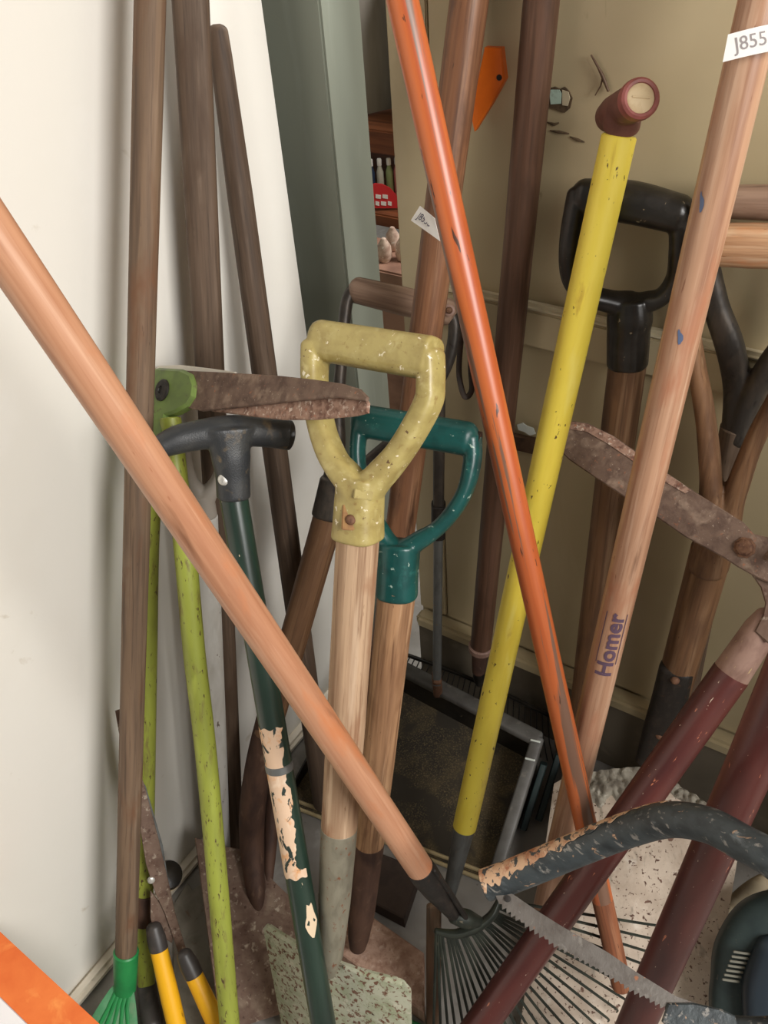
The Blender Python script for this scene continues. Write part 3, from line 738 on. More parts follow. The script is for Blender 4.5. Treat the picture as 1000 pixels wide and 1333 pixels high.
box('embossed_label', P_OLIVE, gr, (-0.009, -0.0045, -0.003), (0.009, 0.0045, 0.0015), 0.0008, frame(q, nc, RT - UP * 0.12))
q = P(459, 674, 0.892) + nc * 0.0205
box('rust_plate', mat('olive_rust_stain', c8(150, 110, 62), [(c8(120, 78, 46), (120, 120, 120), 0.45, 0.7)], 0.6), gr, (-0.010, -0.0125, -0.003), (0.010, 0.0125, 0.0008), 0.001, frame(q, nc, RT - UP * 0.05))
rivet('rivet', RUSTBOLT, gr, P(457, 677, 0.892) + nc * 0.0212, nc, 0.0052, 0.004)
wb_ = lerp(se, bt, 0.66)
tube('shaft', W_PALE, t, *taper(wb_, lerp(se, bt, -0.01), 0.0208, 0.0212, 10), seg=28, caps=('flat', 'flat'))
sdir = (bt - se).normalized()
tube('socket', SPADE_GREY, t, [lerp(se, bt, 0.645), wb_, lerp(se, bt, 0.85), bt, bt + sdir * 0.03], [0.0212, 0.0210, 0.0192, 0.0150, 0.009], seg=26, caps=('flat', 'round'))
tl = P(336, 1203, 1.185); tr = P(529, 1284, 1.075)
blen = 0.27
xb = (tr - tl).normalized()
bdir = (sdir - xb * sdir.dot(xb)).normalized()
nb = xb.cross(bdir).normalized()
if nb.dot(CAM - tl) < 0: nb = -nb
zl = min(tl.z, tr.z); blen = zl / -bdir.z * 0.985
def spade_blade(u, v):
    w_ = (u - 0.5) * 2
    cor = max(0.0, abs(w_) - 0.86) / 0.14
    dv = 0.07 * cor * cor * (1 - v)
    arc = 0.014 * (1 - w_ * w_)
    return lerp(tl, tr, 0.5 + w_ * 0.5 * (1 - 0.10 * v)) + bdir * (blen * (dv + v * (1 - dv))) - nb * (0.010 - arc * (1 - 0.5 * v))
sheet('blade', SPADE_GREEN, t, spade_blade, 28, 16, 0.003, frame(lerp(tl, tr, .5), nb, xb))
for s0, s1 in ((0.06, 0.40), (0.62, 0.95)):
    pts = [spade_blade(lerp_, 0.02) + nb * 0.001 for lerp_ in [s0 + (s1 - s0) * i / 6 for i in range(7)]]
    tube('tread', SPADE_GREEN, t, pts, [(0.003, 0.0042)] * 7, seg=10)

# teal grip spade behind it
sj = P(519, 716, 0.985); se = P(516.5, 775, 1.0); bt = P(464, 1246, 1.31)
t = thing('teal_grip_tool', ext(se, bt, 0.0), 'tool with a scratched teal plastic D grip and tan wooden shaft', 'garden tool')
gL = P(473, 548, 0.985); gR = P(607, 571, 0.955)
gn = (gR - gL).cross(sj - gL).normalized()
pcs = [([gL, gR], [0.0180, 0.0182], RR, gn),
       ([P(468, 556, 0.985), P(466, 600, 0.985), P(478, 655, 0.985), P(500, 698, 0.985), P(516, 722, 0.985)], [(0.0140, 0.0085), (0.013, 0.008), (0.013, 0.008), (0.014, 0.0095), (0.017, 0.016)], RR, gn),
       ([P(614, 570, 0.953), P(615, 600, 0.956), P(603, 645, 0.962), P(574, 684, 0.972), P(542, 706, 0.980), P(521, 722, 0.985)], [(0.0160, 0.0105), (0.0150, 0.0095), (0.014, 0.0085), (0.0135, 0.0085), (0.014, 0.0105), (0.017, 0.016)], RR, gn),
       ([P(519.5, 708, 0.985), lerp(sj, se, 0.5), se], [0.0232, 0.0224, 0.0228], ('flat', 'flat'), gn)]
gr = moulding('grip', P_TEAL, t, sj, pcs)
nc = (CAM - se).normalized()
rivet('rivet', SILVER, gr, P(512.5, 751, 0.995) + nc * 0.0200, nc, 0.0048, 0.003)
bd_ = (gR - gL).normalized()
lathe('end_hollow', BLACKP, gr, gR + bd_ * 0.012, bd_, [(0.010, -0.004), (0.010, 0.0032), (0.002, 0.0036)], 18)
wm = lerp(se, bt, 0.64)
tube('shaft', W_TAN, t, *taper(wm, lerp(se, bt, -0.02), 0.0196, 0.0206, 10), seg=28, caps=('flat', 'flat'))
tube('socket', RUSTDARK, t, [lerp(se, bt, 0.62), wm, lerp(se, bt, 0.85), ext(se, bt, 0.075), ext(se, bt, 0.055)], [0.0200, 0.0200, 0.0185, 0.0150, 0.012], seg=24, caps=('flat', 'round'))

# black grip spade on the right, against the wall
sj = P(820, 392, 1.012); se = P(817, 474, 1.052); bt = P(768, 850, 1.345)
ft = ext(se, bt, 0.01)
t = thing('black_grip_spade', V((ft.x, ft.y, 0)), 'spade with a glossy black plastic D grip, behind the yellow handle', 'spade')
gL = P(760, 258, 0.965); gR = P(884, 279, 0.938)
gn = (gR - gL).cross(sj - gL).normalized()
pcs = [([gL, lerp(gL, gR, 0.5) + UP * 0.004, gR], [0.0195, 0.0212, 0.0195], RR, gn),
       ([P(754, 255, 0.966), P(744, 305, 0.975), P(742, 352, 0.99), P(756, 380, 1.0), P(792, 392, 1.008), P(820, 398, 1.014)], [(0.016, 0.0130), (0.015, 0.0118), (0.014, 0.0108), (0.0135, 0.0095), (0.0140, 0.0115), (0.018, 0.0150)], RR, gn),
       ([P(887, 279, 0.938), P(886, 325, 0.955), P(880, 362, 0.978), P(862, 386, 0.995), P(840, 394, 1.006), P(820, 398, 1.014)], [(0.016, 0.0130), (0.015, 0.0118), (0.014, 0.0108), (0.0135, 0.0095), (0.0140, 0.0115), (0.018, 0.0150)], RR, gn),
       ([P(820, 390, 1.012), P(820, 415, 1.022), lerp(sj, se, 0.5), se], [0.0230, 0.0250, 0.0238, 0.0232], ('flat', 'flat'), gn)]
moulding('grip', BLACKP, t, sj, pcs)
tube('shaft', W_BROWNSHAFT, t, *taper(ft, lerp(se, bt, -0.02), 0.0190, 0.0218, 10), seg=26, caps=('flat', 'flat'))

# iron-strapped grip with a grey wooden bar, by the wall at far right
j = P(958, 556, 1.035); bt = P(893, 900, 1.295); ft = ext(j, bt, 0.01)
t = thing('iron_strapped_spade', V((ft.x, ft.y, 0)), 'spade with black iron straps and a greyed wooden grip bar, right edge by the wall', 'spade')
gL = P(926, 262, 0.905); gR = P(1078, 266, 0.848)
tube('grip_bar', W_GREYWOOD, t, [gL, lerp(gL, gR, 0.5), gR], [0.0155, 0.0168, 0.0155], seg=24)
gn = (gR - gL).cross(j - gL).normalized()
pcs = [([P(926, 262, 0.905), P(922, 325, 0.938), P(930, 390, 0.960), P(950, 450, 0.978), P(960, 505, 1.01), P(958, 565, 1.038)], [(0.009, 0.009), (0.010, 0.010), (0.012, 0.0135), (0.013, 0.0150), (0.013, 0.0150), (0.014, 0.016)], RR, gn),
       ([P(1074, 266, 0.849), P(1066, 340, 0.885), P(1035, 425, 0.935), P(1000, 480, 0.975), P(974, 525, 1.01), P(960, 570, 1.038)], [(0.009, 0.009), (0.010, 0.010), (0.012, 0.013), (0.013, 0.014), (0.013, 0.014), (0.014, 0.016)], RR, gn)]
moulding('strap_fork', IRON_STRAP, t, j, pcs)
tube('shaft', W_DARK, t, *taper(ft, j, 0.0165, 0.0172, 8), seg=22, caps=('flat', 'flat'))

# wooden Y-handled shovel with the big whitewashed blade
j = P(934, 690, 1.055); bt = P(868, 930, 1.275); nk = P(846, 990, 1.335)
t = thing('split_handle_shovel', PZ(800, 1330, 0), 'old shovel with a split wooden Y handle, light worn grip bar and whitewashed blade', 'shovel')
gL = P(910, 318, 0.892); gR = P(1062, 322, 0.838)
tube('grip_bar', W_LIGHTGRIP, t, [gL, lerp(gL, gR, 0.5), gR], [0.0200, 0.0212, 0.0200], seg=26)
gd = (gR - gL).normalized()
lathe('bar_cap', BLACKM, t, gL - gd * 0.012, gd, [(0.010, 0.002), (0.0150, 0.003), (0.0200, 0.007), (0.0206, 0.012)], 20)
gn = (gR - gL).cross(j - gL).normalized()
pcs = [([P(908, 325, 0.892), P(898, 400, 0.915), P(905, 465, 0.94), P(918, 540, 0.977), P(925, 610, 1.012), P(928, 680, 1.05), P(922, 735, 1.085)], [(0.0125, 0.0085), (0.0125, 0.0085), (0.0130, 0.0088), (0.0140, 0.0100), (0.0160, 0.0115), (0.0200, 0.0170), (0.0230, 0.0215)], RR, gn),
       ([P(1064, 330, 0.838), P(1058, 420, 0.872), P(1018, 505, 0.925), P(982, 575, 0.975), P(958, 640, 1.02), P(942, 690, 1.052), P(925, 735, 1.085)], [(0.0125, 0.0085), (0.0125, 0.0085), (0.0130, 0.0095), (0.0140, 0.0105), (0.0160, 0.0125), (0.0200, 0.0170), (0.0230, 0.0215)], RR, gn)]
moulding('split_fork', W_BROWNSHAFT, t, j, pcs)
tube('shaft', W_BROWNSHAFT, t, *taper(bt, P(927, 715, 1.075), 0.0235, 0.0240, 8), seg=28, caps=('flat', 'flat'))
nc = (CAM - bt).normalized()
stp = [P(881, 872, 1.213) + nc * 0.010, P(872, 910, 1.25) + nc * 0.009, P(860, 950, 1.292) + nc * 0.007, nk]
st = tube('socket_strap', BLACKM, t, stp, [(0.0165, 0.0225), (0.0175, 0.0235), (0.0180, 0.0235), (0.0150, 0.0200)], seg=24, caps=('round', 'flat'), ex=2.6)
for px, py, d in ((879, 886, 1.205), (859, 957, 1.283)):
    rivet('rivet', RUSTBOLT, st, P(px, py, d) + nc * 0.0135, nc, 0.0058, 0.004)
TLc = P(722, 1022, 1.43); TRc = P(964, 1092, 1.275); BRc = PZ(918, 1375, 0.006); BLc = PZ(672, 1375, 0.006)
TMc = P(846, 1000, 1.345)
def shovel(u, v):
    w_ = 2 * u - 1
    top_ = lerp(TLc, TRc, u) + (TMc - lerp(TLc, TRc, 0.5)) * (1 - abs(w_)) ** 0.75
    bot = lerp(BLc, BRc, u)
    p = lerp(top_, bot, v)
    return p + V((0, 0, -0.012 * math.sin(u * math.pi) * math.sin(v * math.pi * 0.9) + 0.003))
sheet('blade', SHOVEL_WHITE, t, shovel, 30, 22, 0.0028, frame(TMc, V((0, -0.4, 1)), RT))
# mortar crust caked along the blade's shoulders
from mathutils import noise as mnoise
def crust(u0, u1, v1):
    def fn(u, v):
        uu = u0 + (u1 - u0) * u; vv = v1 * v * (0.75 + 0.35 * mnoise.noise(V((uu * 17, 3.1, 0))))
        p = shovel(uu, vv); e = min(u, 1 - u, v * 2 + 0.25, 1 - v) * 4
        h = 0.004 + 0.011 * abs(mnoise.noise(p * 60)) + 0.006 * mnoise.noise(p * 160)
        return p + V((0, -0.3, 1)).normalized() * (max(0.0, min(1, e)) * h)
    return sheet('mortar_crust', CRUST, t, fn, 44, 14, 0.002, None, 1.2)
crust(0.03, 0.50, 0.16); crust(0.58, 0.90, 0.07)

# wooden-bar shovel behind the grips, going down to the brown blade at left
j = P(437, 630, 1.205); se = P(428, 672, 1.218); bt = P(347, 955, 1.302)
t = thing('brown_blade_shovel', PZ(300, 1300, 0), 'shovel with greyed wooden bar grip, dark straps and rusty brown blade on the floor', 'shovel')
gL = P(466, 378, 1.168); gR = P(583, 406, 1.152)
tube('grip_bar', W_GREYWOOD, t, [gL, lerp(gL, gR, 0.5), gR], [0.0168, 0.0180, 0.0168], seg=24)
gn = (gR - gL).cross(j - gL).normalized()
pcs = [([P(466, 372, 1.168), P(452, 392, 1.168), P(446, 450, 1.175), P(441, 520, 1.19), P(438, 585, 1.198), P(434, 645, 1.212)], [(0.010, 0.008), (0.010, 0.008), (0.010, 0.0075), (0.011, 0.008), (0.013, 0.012), (0.018, 0.018)], RR, gn),
       ([P(583, 404, 1.152), P(592, 425, 1.155), P(580, 480, 1.175), P(535, 550, 1.218), P(480, 605, 1.228), P(436, 645, 1.212)], [(0.010, 0.008), (0.010, 0.008), (0.010, 0.0075), (0.011, 0.008), (0.013, 0.012), (0.018, 0.018)], RR, gn),
       ([P(437, 625, 1.205), se], [0.0205, 0.0228], ('flat', 'flat'), gn)]
moulding('strap_fork', IRON_STRAP, t, j, pcs)
gd = (gR - gL).normalized()
bw = lathe('washer', TANFERRULE, t, P(585, 404, 1.134), -ray(585, 404), [(0.0070, -0.004), (0.0070, 0.001), (0.0050, 0.002)], 20)
rivet('bolt', RUSTBOLT, bw, P(585, 404, 1.130), -ray(585, 404), 0.0042, 0.004)
tube('shaft', W_BROWNSHAFT, t, *taper(bt, lerp(se, bt, -0.02), 0.0190, 0.0205, 8), seg=24, caps=('flat', 'flat'))
tube_curve('socket', RUSTDARK, t, [lerp(se, bt, 0.93), P(340, 985, 1.322), P(330, 1040, 1.345), P(328, 1095, 1.364), P(332, 1150, 1.352), P(338, 1190, 1.345)], [0.0205, 0.0205, 0.0195, 0.0185, 0.0150, 0.006], seg=22)
tube_curve('socket_strap', RUSTDARK, t, [P(362, 960, 1.385), P(357, 1030, 1.392), P(352, 1095, 1.386), P(349, 1150, 1.366)], [0.0125, 0.0115, 0.0105, 0.007], seg=16)
TL = P(255, 1096, 1.375); TM = P(318, 1105, 1.372); TR = P(398, 1185, 1.345); BL = PZ(288, 1345, 0.014); BR = PZ(372, 1318, 0.014)
bn = (TR - TL).cross(BL - TL).normalized()
if bn.dot(CAM - TL) < 0: bn = -bn
def brown_blade(u, v):
    w_ = 2 * u - 1
    tp_ = lerp(TL, TR, u) + (TM - lerp(TL, TR, 0.45)) * max(0, 1 - abs(u - 0.45) / 0.55) ** 1.3
    p = lerp(tp_, lerp(BL, BR, u), v)
    return p + bn * (0.022 * abs(w_) ** 2.5 - 0.008) * (1 - 0.5 * v)
sheet('blade', RUSTBROWN, t, brown_blade, 28, 24, 0.003, frame(TL, bn, RT))

# ------------------------------------------------------------------ T-handled edger, dark green shaft
c = P(300, 565, 0.945); se = P(304, 646, 0.965); bt = P(421, 1333, 1.105); ft = ext(se, bt, 0.008)
t = thing('tee_handled_edger', V((ft.x, ft.y, 0)), 'dark green shaft with peeled paint patches and a black tee grip', 'edger')
gL = P(212, 580, 0.93); gR = P(372, 566, 0.975)
gn = (gR - gL).cross(se - gL).normalized()
pcs = [([gL, P(240, 570, 0.935), P(298, 561, 0.947), P(345, 563, 0.965), gR], [(0.0150, 0.0125), (0.0165, 0.0150), (0.0175, 0.0165), (0.0165, 0.0155), (0.0160, 0.0160)], ('round', 'flat'), gn),
       ([P(297, 560, 0.947), P(300, 590, 0.950), P(303, 620, 0.958), se], [(0.022, 0.032), (0.0178, 0.0205), (0.0172, 0.0178), (0.0176, 0.0176)], ('flat', 'flat'), gn)]
gr = moulding('tee_grip', BLACKT, t, c, pcs, 0.0015)
nc = (CAM - c).normalized()
rivet('rivet', SILVER, gr, P(292, 623, 0.958) + nc * 0.0150, nc, 0.0066, 0.0030)
gd = (gR - P(345, 563, 0.965)).normalized()
lathe('end_cap', BLACKP, gr, gR + gd * 0.001, gd, [(0.0145, -0.006), (0.0160, -0.001), (0.0160, 0.0035), (0.0140, 0.0050), (0.0120, 0.0035), (0.002, 0.0030)], 24)
def stn(py):   # station of the shaft at an image row
    lo, hi = 0.0, 1.0
    for _ in range(40):
        m_ = (lo + hi) / 2
        if project(lerp(se, bt, m_))[1] < py: lo = m_
        else: hi = m_
    return lerp(se, bt, lo)
p0, p1 = stn(942), stn(1135)
sh = tube('shaft', P_GREENDK, t, *taper(ft, lerp(se, bt, -0.01), 0.0150, 0.0150, 12, 0.0), seg=28, caps=('flat', 'flat'))
Ms = frame(ft, lerp(se, bt, -.01) - ft); mi = Ms.inverted()
za, zb = (mi @ p1).z, (mi @ p0).z
rg = random.Random(3); nr, na = 60, 26; vs, fs = [], []
edge = 0.2
for i in range(nr + 1):
    edge += rg.uniform(-0.16, 0.16); edge = max(-0.05, min(0.55, edge))
    hi_ = edge if 0.06 < i / nr < 0.97 else 0.75
    jz = 0.0
    for k in range(na + 1):
        th = -2.0 + (hi_ + 2.0) * k / na
        zz = za + (zb - za) * i / nr + (0.0015 * math.sin(th * 7) if i in (0, nr) else 0)
        vs.append(V((0.01535 * math.cos(th), 0.01535 * math.sin(th), zz)))
for i in range(nr):
    for k in range(na):
        q = i * (na + 1) + k; fs.append((q, q + 1, q + na + 2, q + na + 1))
obj('peeled_patch', vs, fs, P_PEEL, sh, Ms)
tube('clamp_ring', GREYSTEEL, sh, [stn(1001), stn(993)], [0.0161] * 2, seg=28, caps=('flat', 'flat'))
# one chip lower down
pc = stn(1190); Ms = frame(ft, lerp(se, bt, -.01) - ft); mi = Ms.inverted(); zc = (mi @ pc).z
q = [V((0, 0, 0))] + [V((0.0125 * math.cos(k) * (1 + .3 * math.sin(2.3 * k)), 0.0075 * math.sin(k) * (1 + .25 * math.cos(3 * k)), 0)) for k in [2 * math.pi * i / 16 for i in range(16)]]
vs = [V((0.0154 * math.cos(0.45 + v.y / 0.0153), 0.0154 * math.sin(0.45 + v.y / 0.0153), zc + v.x * 1.5)) for v in q]
obj('paint_chip', vs, [(0, 1 + k, 1 + (k + 1) % 16) for k in range(16)], mat('cream_undercoat', c8(224, 200, 168), rough=0.6), sh, Ms)

# ------------------------------------------------------------------ long-handled lime shears
pv = P(216, 508, 1.035)
t = thing('lime_long_shears', PZ(240, 1340, 0), 'long-handled shears with lime green tubes and rusty blades pointing right', 'shears')
tip = P(480, 526, 0.802)
n = (tip - pv).cross(UP).normalized()
if n.dot(CAM - pv) < 0: n = -n
n = (n + UP * 0.15).normalized()
xd = (tip - pv).normalized(); n = (n - xd * n.dot(xd)).normalized()
def pl(pts, off=0.0): return [PN(x, y, pv + n * off, n) for x, y in pts]
plate('blade', RUST, t, pl(((236, 482), (280, 484), (318, 486), (365, 489), (410, 494), (445, 499), (468, 506), (478, 517), (476, 522), (440, 517), (380, 522), (300, 531), (262, 535), (240, 530)), 0.004), 0.004, 0.001)
plate('blade', RUSTPALE, t, pl(((250, 524), (300, 524), (380, 514), (440, 510), (472, 513), (479, 524), (478, 537), (462, 541), (410, 546), (365, 546), (322, 541), (275, 535)), -0.001), 0.004, 0.001)
plate('bright_edge_sliver', mat('painted_blade_highlight', c8(222, 214, 200), rough=0.5), t, pl(((200, 482), (206, 476), (235, 475), (270, 479), (306, 484), (305, 490), (240, 492)), -0.008), 0.003, 0.0006)  # pale sliver: light caught on the blade's edge, put in as colour
blk = plate('pivot_block', P_LIME_CLEAN, t, pl(((188, 482), (205, 478), (235, 480), (247, 486), (252, 500), (250, 516), (242, 528), (226, 537), (214, 541), (211, 562), (207, 585), (188, 585), (184, 520)), 0.009), 0.014, 0.003)
lathe('pivot_bolt', BLACKM, blk, PN(212, 508, pv + n * 0.009, n), n, [(0.0125, -0.003), (0.0125, 0.002), (0.0105, 0.0035), (0.0045, 0.0036), (0.0040, 0.0022), (0.001, 0.002)], 22)
h1 = [P(204, 560, 1.04), P(200, 620, 1.065), P(194, 700, 1.10), P(192, 850, 1.165), P(189, 1090, 1.255), P(188, 1205, 1.290), P(191, 1288, 1.313)]
tube_curve('handle_tube', P_LIME, t, h1, [0.0120, 0.0122, 0.0125, 0.0125, 0.0125, 0.0122, 0.0125], seg=22, caps=('flat', 'flat'))
h2 = [P(222, 545, 1.02), P(230, 620, 1.025), P(241, 715, 1.04), P(253, 850, 1.07), P(266, 960, 1.10), P(280, 1110, 1.135), P(299, 1335, 1.185)]
h2.append(h2[-1] + (h2[-1] - h2[-2]).normalized() * 0.08)
tube_curve('handle_tube', P_LIME, t, h2, [0.0120, 0.0124, 0.0128, 0.0130, 0.0130, 0.0130, 0.0130, 0.0130], seg=22, caps=('flat', 'flat'))
e2 = h2[-1]; e2f = e2 + (h2[-1] - h2[-2]).normalized() * max(0.02, (e2.z - 0.020) / max(0.2, -(h2[-1] - h2[-2]).normalized().z))
tube('grip', DKGREY, t, [e2, e2f], [0.0142, 0.0142], seg=18)
tube('grip', DKGREY, t, [P(191, 1284, 1.313), PZ(198, 1336, 0.018)], [0.0142, 0.0142], seg=18)
tube('mottled_sleeve', RUSTDARK, t, [P(188, 1165, 1.2775), P(187, 1202, 1.2850)], [0.0130, 0.0130], seg=18, caps=('flat', 'flat'))

# white handled spade behind the lime tube
j = P(262, 645, 1.105); se = P(266, 672, 1.115); bt = P(285, 1112, 1.42)
t = thing('white_handled_spade', PZ(270, 1185, 0), 'white painted tube handle with a grey looped grip, behind the lime tubes', 'spade')
gn = None
gL = P(246, 560, 1.062); gR = P(286, 556, 1.068)
gn = (gR - gL).cross(j - gL).normalized()
pcs = [([gL, gR], [0.010, 0.010], RR, gn),
       ([P(244, 560, 1.062), P(243, 595, 1.078), P(250, 625, 1.095), P(264, 650, 1.108)], [(0.009, 0.007), (0.009, 0.006), (0.010, 0.007), (0.014, 0.013)], RR, gn),
       ([P(288, 556, 1.068), P(289, 595, 1.078), P(282, 625, 1.095), P(266, 650, 1.108)], [(0.009, 0.007), (0.009, 0.006), (0.010, 0.007), (0.014, 0.013)], RR, gn),
       ([j, se], [0.0150, 0.0160], ('flat', 'flat'), gn)]
moulding('grip', mat('grey_grip_plastic', c8(170, 162, 152), rough=0.5), t, j, pcs)
tube('shaft', P_WHITE, t, *taper(bt, se, 0.0180, 0.0165, 8), seg=24, caps=('flat', 'flat'))
tube('socket', GREYSTEEL, t, [bt, PZ(286, 1142, 0.012)], [0.0150, 0.0100], seg=18)
plate('blade', mat('grey_dusty_blade', c8(140, 134, 122), [(c8(114, 106, 94), (30, 30, 30), 0.42, 0.7), (c8(112, 84, 66), (60, 60, 60), 0.62, 0.76)], 0.7, 0.15, ((150, 150, 150), 0.3)), t,
      [PZ(x, y, 0.0045) for x, y in ((226, 1178), (244, 1148), (250, 1158), (272, 1146), (306, 1148), (318, 1200), (320, 1352), (226, 1352))], 0.003, 0.0006)

# ------------------------------------------------------------------ small shears with yellow grips
t = thing('yellow_grip_shears', PZ(232, 1350, 0), 'closed hedge shears with bright yellow grips and brown steel blades at lower left', 'shears')
a0, a1 = P(206, 1232, 1.245), P(234, 1352, 1.245)
b0, b1 = P(251, 1266, 1.225), P(291, 1352, 1.225)
for p_, q_ in ((a0, a1), (b0, b1)):
    e = q_ + (q_ - p_).normalized() * 0.012
    if e.z < 0.014: e = ext(p_, e, 0.014)
    g = tube('grip', YGRIP, t, [p_, lerp(p_, e, 0.5), e], [0.0118, 0.0128, 0.0128], seg=20, caps=('flat', 'round'))
    dd = (e - p_).normalized()
    tube('ferrule', DKGREY, t, [p_ + dd * 0.004, p_ - dd * 0.012, p_ - dd * 0.026], [0.0127, 0.0128, 0.0105], seg=20, caps=('flat', 'round'))
tp = P(152, 924, 1.172)
o_ = P(212, 1160, 1.24); nn = -ray(205, 1120); xd = (o_ - tp).normalized(); nn = (nn - xd * nn.dot(xd)).normalized()
def ps(pts, off=0.0): return [PN(x, y, o_ + nn * off, nn) for x, y in pts]
plate('blade', RUSTBROWN, t, ps(((150, 926), (156, 924), (162, 945), (188, 1022), (206, 1090), (220, 1150), (228, 1188), (243, 1238), (240, 1246), (232, 1240), (215, 1190), (203, 1165), (190, 1125), (178, 1050), (155, 955)), 0.002), 0.003, 0.0006)
plate('blade', RUSTBROWN, t, ps(((196, 1160), (208, 1175), (224, 1200), (228, 1212), (224, 1228), (214, 1222), (206, 1212), (200, 1215), (196, 1195)), -0.003), 0.003, 0.0006)
plate('blade_edge', GREYSTEEL, t, ps(((186, 1018), (190, 1024), (212, 1100), (219, 1145), (218, 1178), (213, 1150), (204, 1100)), -0.0035), 0.002)
rivet('pivot_bolt', SILVER, t, PN(197, 1146, o_ + nn * 0.002, nn), nn, 0.0050, 0.002)
# black knob by the skirting
kc = P(221, 1138, 1.335); ka = (P(228, 1134, 1.315) - kc).normalized()
k = lathe('black_capped_stub', BLACKP, None, kc - ka * 0.02, ka, [(0.010, -0.03), (0.016, -0.02), (0.021, 0.0), (0.0215, 0.012), (0.019, 0.020), (0.012, 0.0225), (0.002, 0.023)], 26)
tag(k, 'black rounded knob behind the brown shears blade by the skirting', 'knob')
lathe('yellow_ring', CREAMCAP, k, kc - ka * 0.02, ka, [(0.0205, 0.002), (0.0224, 0.0025), (0.0224, 0.0055), (0.0205, 0.006)], 26)

# ------------------------------------------------------------------ long diagonal leaf rake
a = P(-30, 272, 0.57); b = P(551, 1136, 1.045)
dd = (a - b).normalized()
ln = (b.x - 0.022) / -dd.x
t = thing('leaf_rake', PZ(600, 1340, 0), 'leaf rake with a long varnished orange-wood handle slanting across everything', 'rake')
tube('handle', W_ORANGE, t, *taper(b, b + dd * min(ln, 1.75), 0.0155, 0.0160, 14), seg=30, caps=('flat', 'round'))
hub = P(592, 1192, 1.12)
ax = (hub - b).normalized()
sk = tube('socket', BLACKM, t, [b + dd * 0.012, b - dd * 0.004, lerp(b, hub, 0.35), lerp(b, hub, 0.8), hub], [0.0163, 0.0168, 0.0150, 0.0100, 0.008], seg=22, caps=('flat', 'round'))
nc = (CAM - b).normalized()
tube('clip_wire', RUSTBOLT, sk, [b + dd * 0.006 + nc * 0.0165, lerp(b, hub, 0.4) + nc * 0.0150, lerp(b, hub, 0.95) + nc * 0.010], [0.0022, 0.0022, 0.0026], seg=8)
tube('clip_arm', BLACKM, sk, [b + dd * 0.010 + RT * 0.014 + nc * 0.006, lerp(b, hub, 0.45) + RT * 0.014 + nc * 0.006, lerp(b, hub, 1.0) + RT * 0.012 + nc * 0.004], [(0.006, 0.0035)] * 3, seg=12)
GREENBLK = mat('green_black_spring_steel', c8(44, 48, 42), [(c8(62, 66, 56), (60, 60, 30), 0.45, 0.7), (c8(120, 110, 92), (150, 150, 60), 0.66, 0.74)], 0.42, 0.3)
nh = hub + (P(640, 1235, 1.15) - hub) * 0.25
fan = []
pts = [P(568, 1212, 1.132), P(592, 1216, 1.135), P(618, 1208, 1.138), P(640, 1192, 1.140), P(650, 1172, 1.142)]
tube_curve('tine_holder', GREENBLK, t, pts, [(0.006, 0.004), (0.009, 0.006), (0.010, 0.007), (0.009, 0.006), (0.006, 0.004)], seg=12)
tube_curve('hub_plate', GREENBLK, t, [hub, P(606, 1196, 1.127), P(622, 1200, 1.136)], [0.010, 0.012, 0.008], seg=14)
hold = cr(pts, 8)
NT = 26
for i in range(NT):
    u = i / (NT - 1)
    th = math.radians(101 - 99 * u)
    L_ = 168 + 92 * u ** 0.8
    s_ = hold[min(int(u * (len(hold) - 1)), len(hold) - 1)]
    hx, hy = 596, 1196
    ex_, ey_ = hx + L_ * math.cos(th), hy + L_ * math.sin(th)
    fl_ = 1.35 / (-ray(ex_, ey_).z)
    de = min(1.212 + 0.008 * u, fl_ - 0.02)
    e = P(ex_, ey_, de)
    m1 = lerp(s_, e, 0.55) + nc * 0.004
    m2 = lerp(s_, e, 0.90) + nc * 0.002
    dn = V((0, 0, -1))
    tip_ = e + dn * 0.008 + ray(ex_, ey_) * -0.002
    if tip_.z < 0.003: tip_.z = 0.003
    tube_curve('tine', GREENBLK, t, [s_, m1, m2, e, tip_], [(0.0016, 0.0022), (0.0015, 0.0021), (0.0015, 0.002), (0.0014, 0.0018), (0.001, 0.0012)], n=3, seg=6, caps=('flat', 'flat'))
# ------------------------------------------------------------------ loppers with maroon tubes
t = thing('maroon_loppers', PZ(640, 1340, 0), 'large loppers with two maroon tube handles and a rusty curved blade', 'loppers')
tipb = P(728, 568, 1.085); pvt = P(970, 713, 0.975)
n = -ray(850, 640); xd = (pvt - tipb).normalized(); n = (n - xd * n.dot(xd)).normalized()
def pb(pts, off=0.0): return [PN(x, y, pvt + n * off, n) for x, y in pts]
plate('blade', RUST, t, pb(((722, 566), (732, 552), (746, 548), (766, 551), (798, 567), (827, 587), (869, 616), (906, 641), (946, 666), (968, 680), (982, 695), (1003, 700), (1012, 730), (1008, 762), (985, 752), (960, 738), (942, 726), (892, 699), (856, 674), (813, 647), (775, 622), (740, 598), (726, 584)), 0.003), 0.005, 0.0014)
plate('cutting_edge', RUSTPALE, t, pb(((732, 553), (746, 549), (766, 552), (798, 568), (827, 588), (869, 617), (900, 638), (892, 642), (860, 624), (820, 597), (792, 578), (764, 562), (744, 559)), 0.0042), 0.002)
b1_ = lathe('pivot_bolt', RUSTBOLT, t, PN(970, 713, pvt + n * 0.003, n), n, [(0.0115, -0.002), (0.0115, 0.0020), (0.0090, 0.0028), (0.0085, 0.0055), (0.006, 0.0065), (0.001, 0.0066)], 8, 0.3)
plate('arm', RUSTBROWN, t, pb(((960, 735), (975, 715), (1010, 715), (1042, 742), (1044, 785), (1022, 822), (1000, 838), (982, 822), (993, 800), (996, 785), (990, 765), (978, 748)), -0.004), 0.006, 0.0015)
f0 = P(1000, 806, 0.975); f1 = P(952, 877, 1.005); ge = P(634, 1322, 1.125)
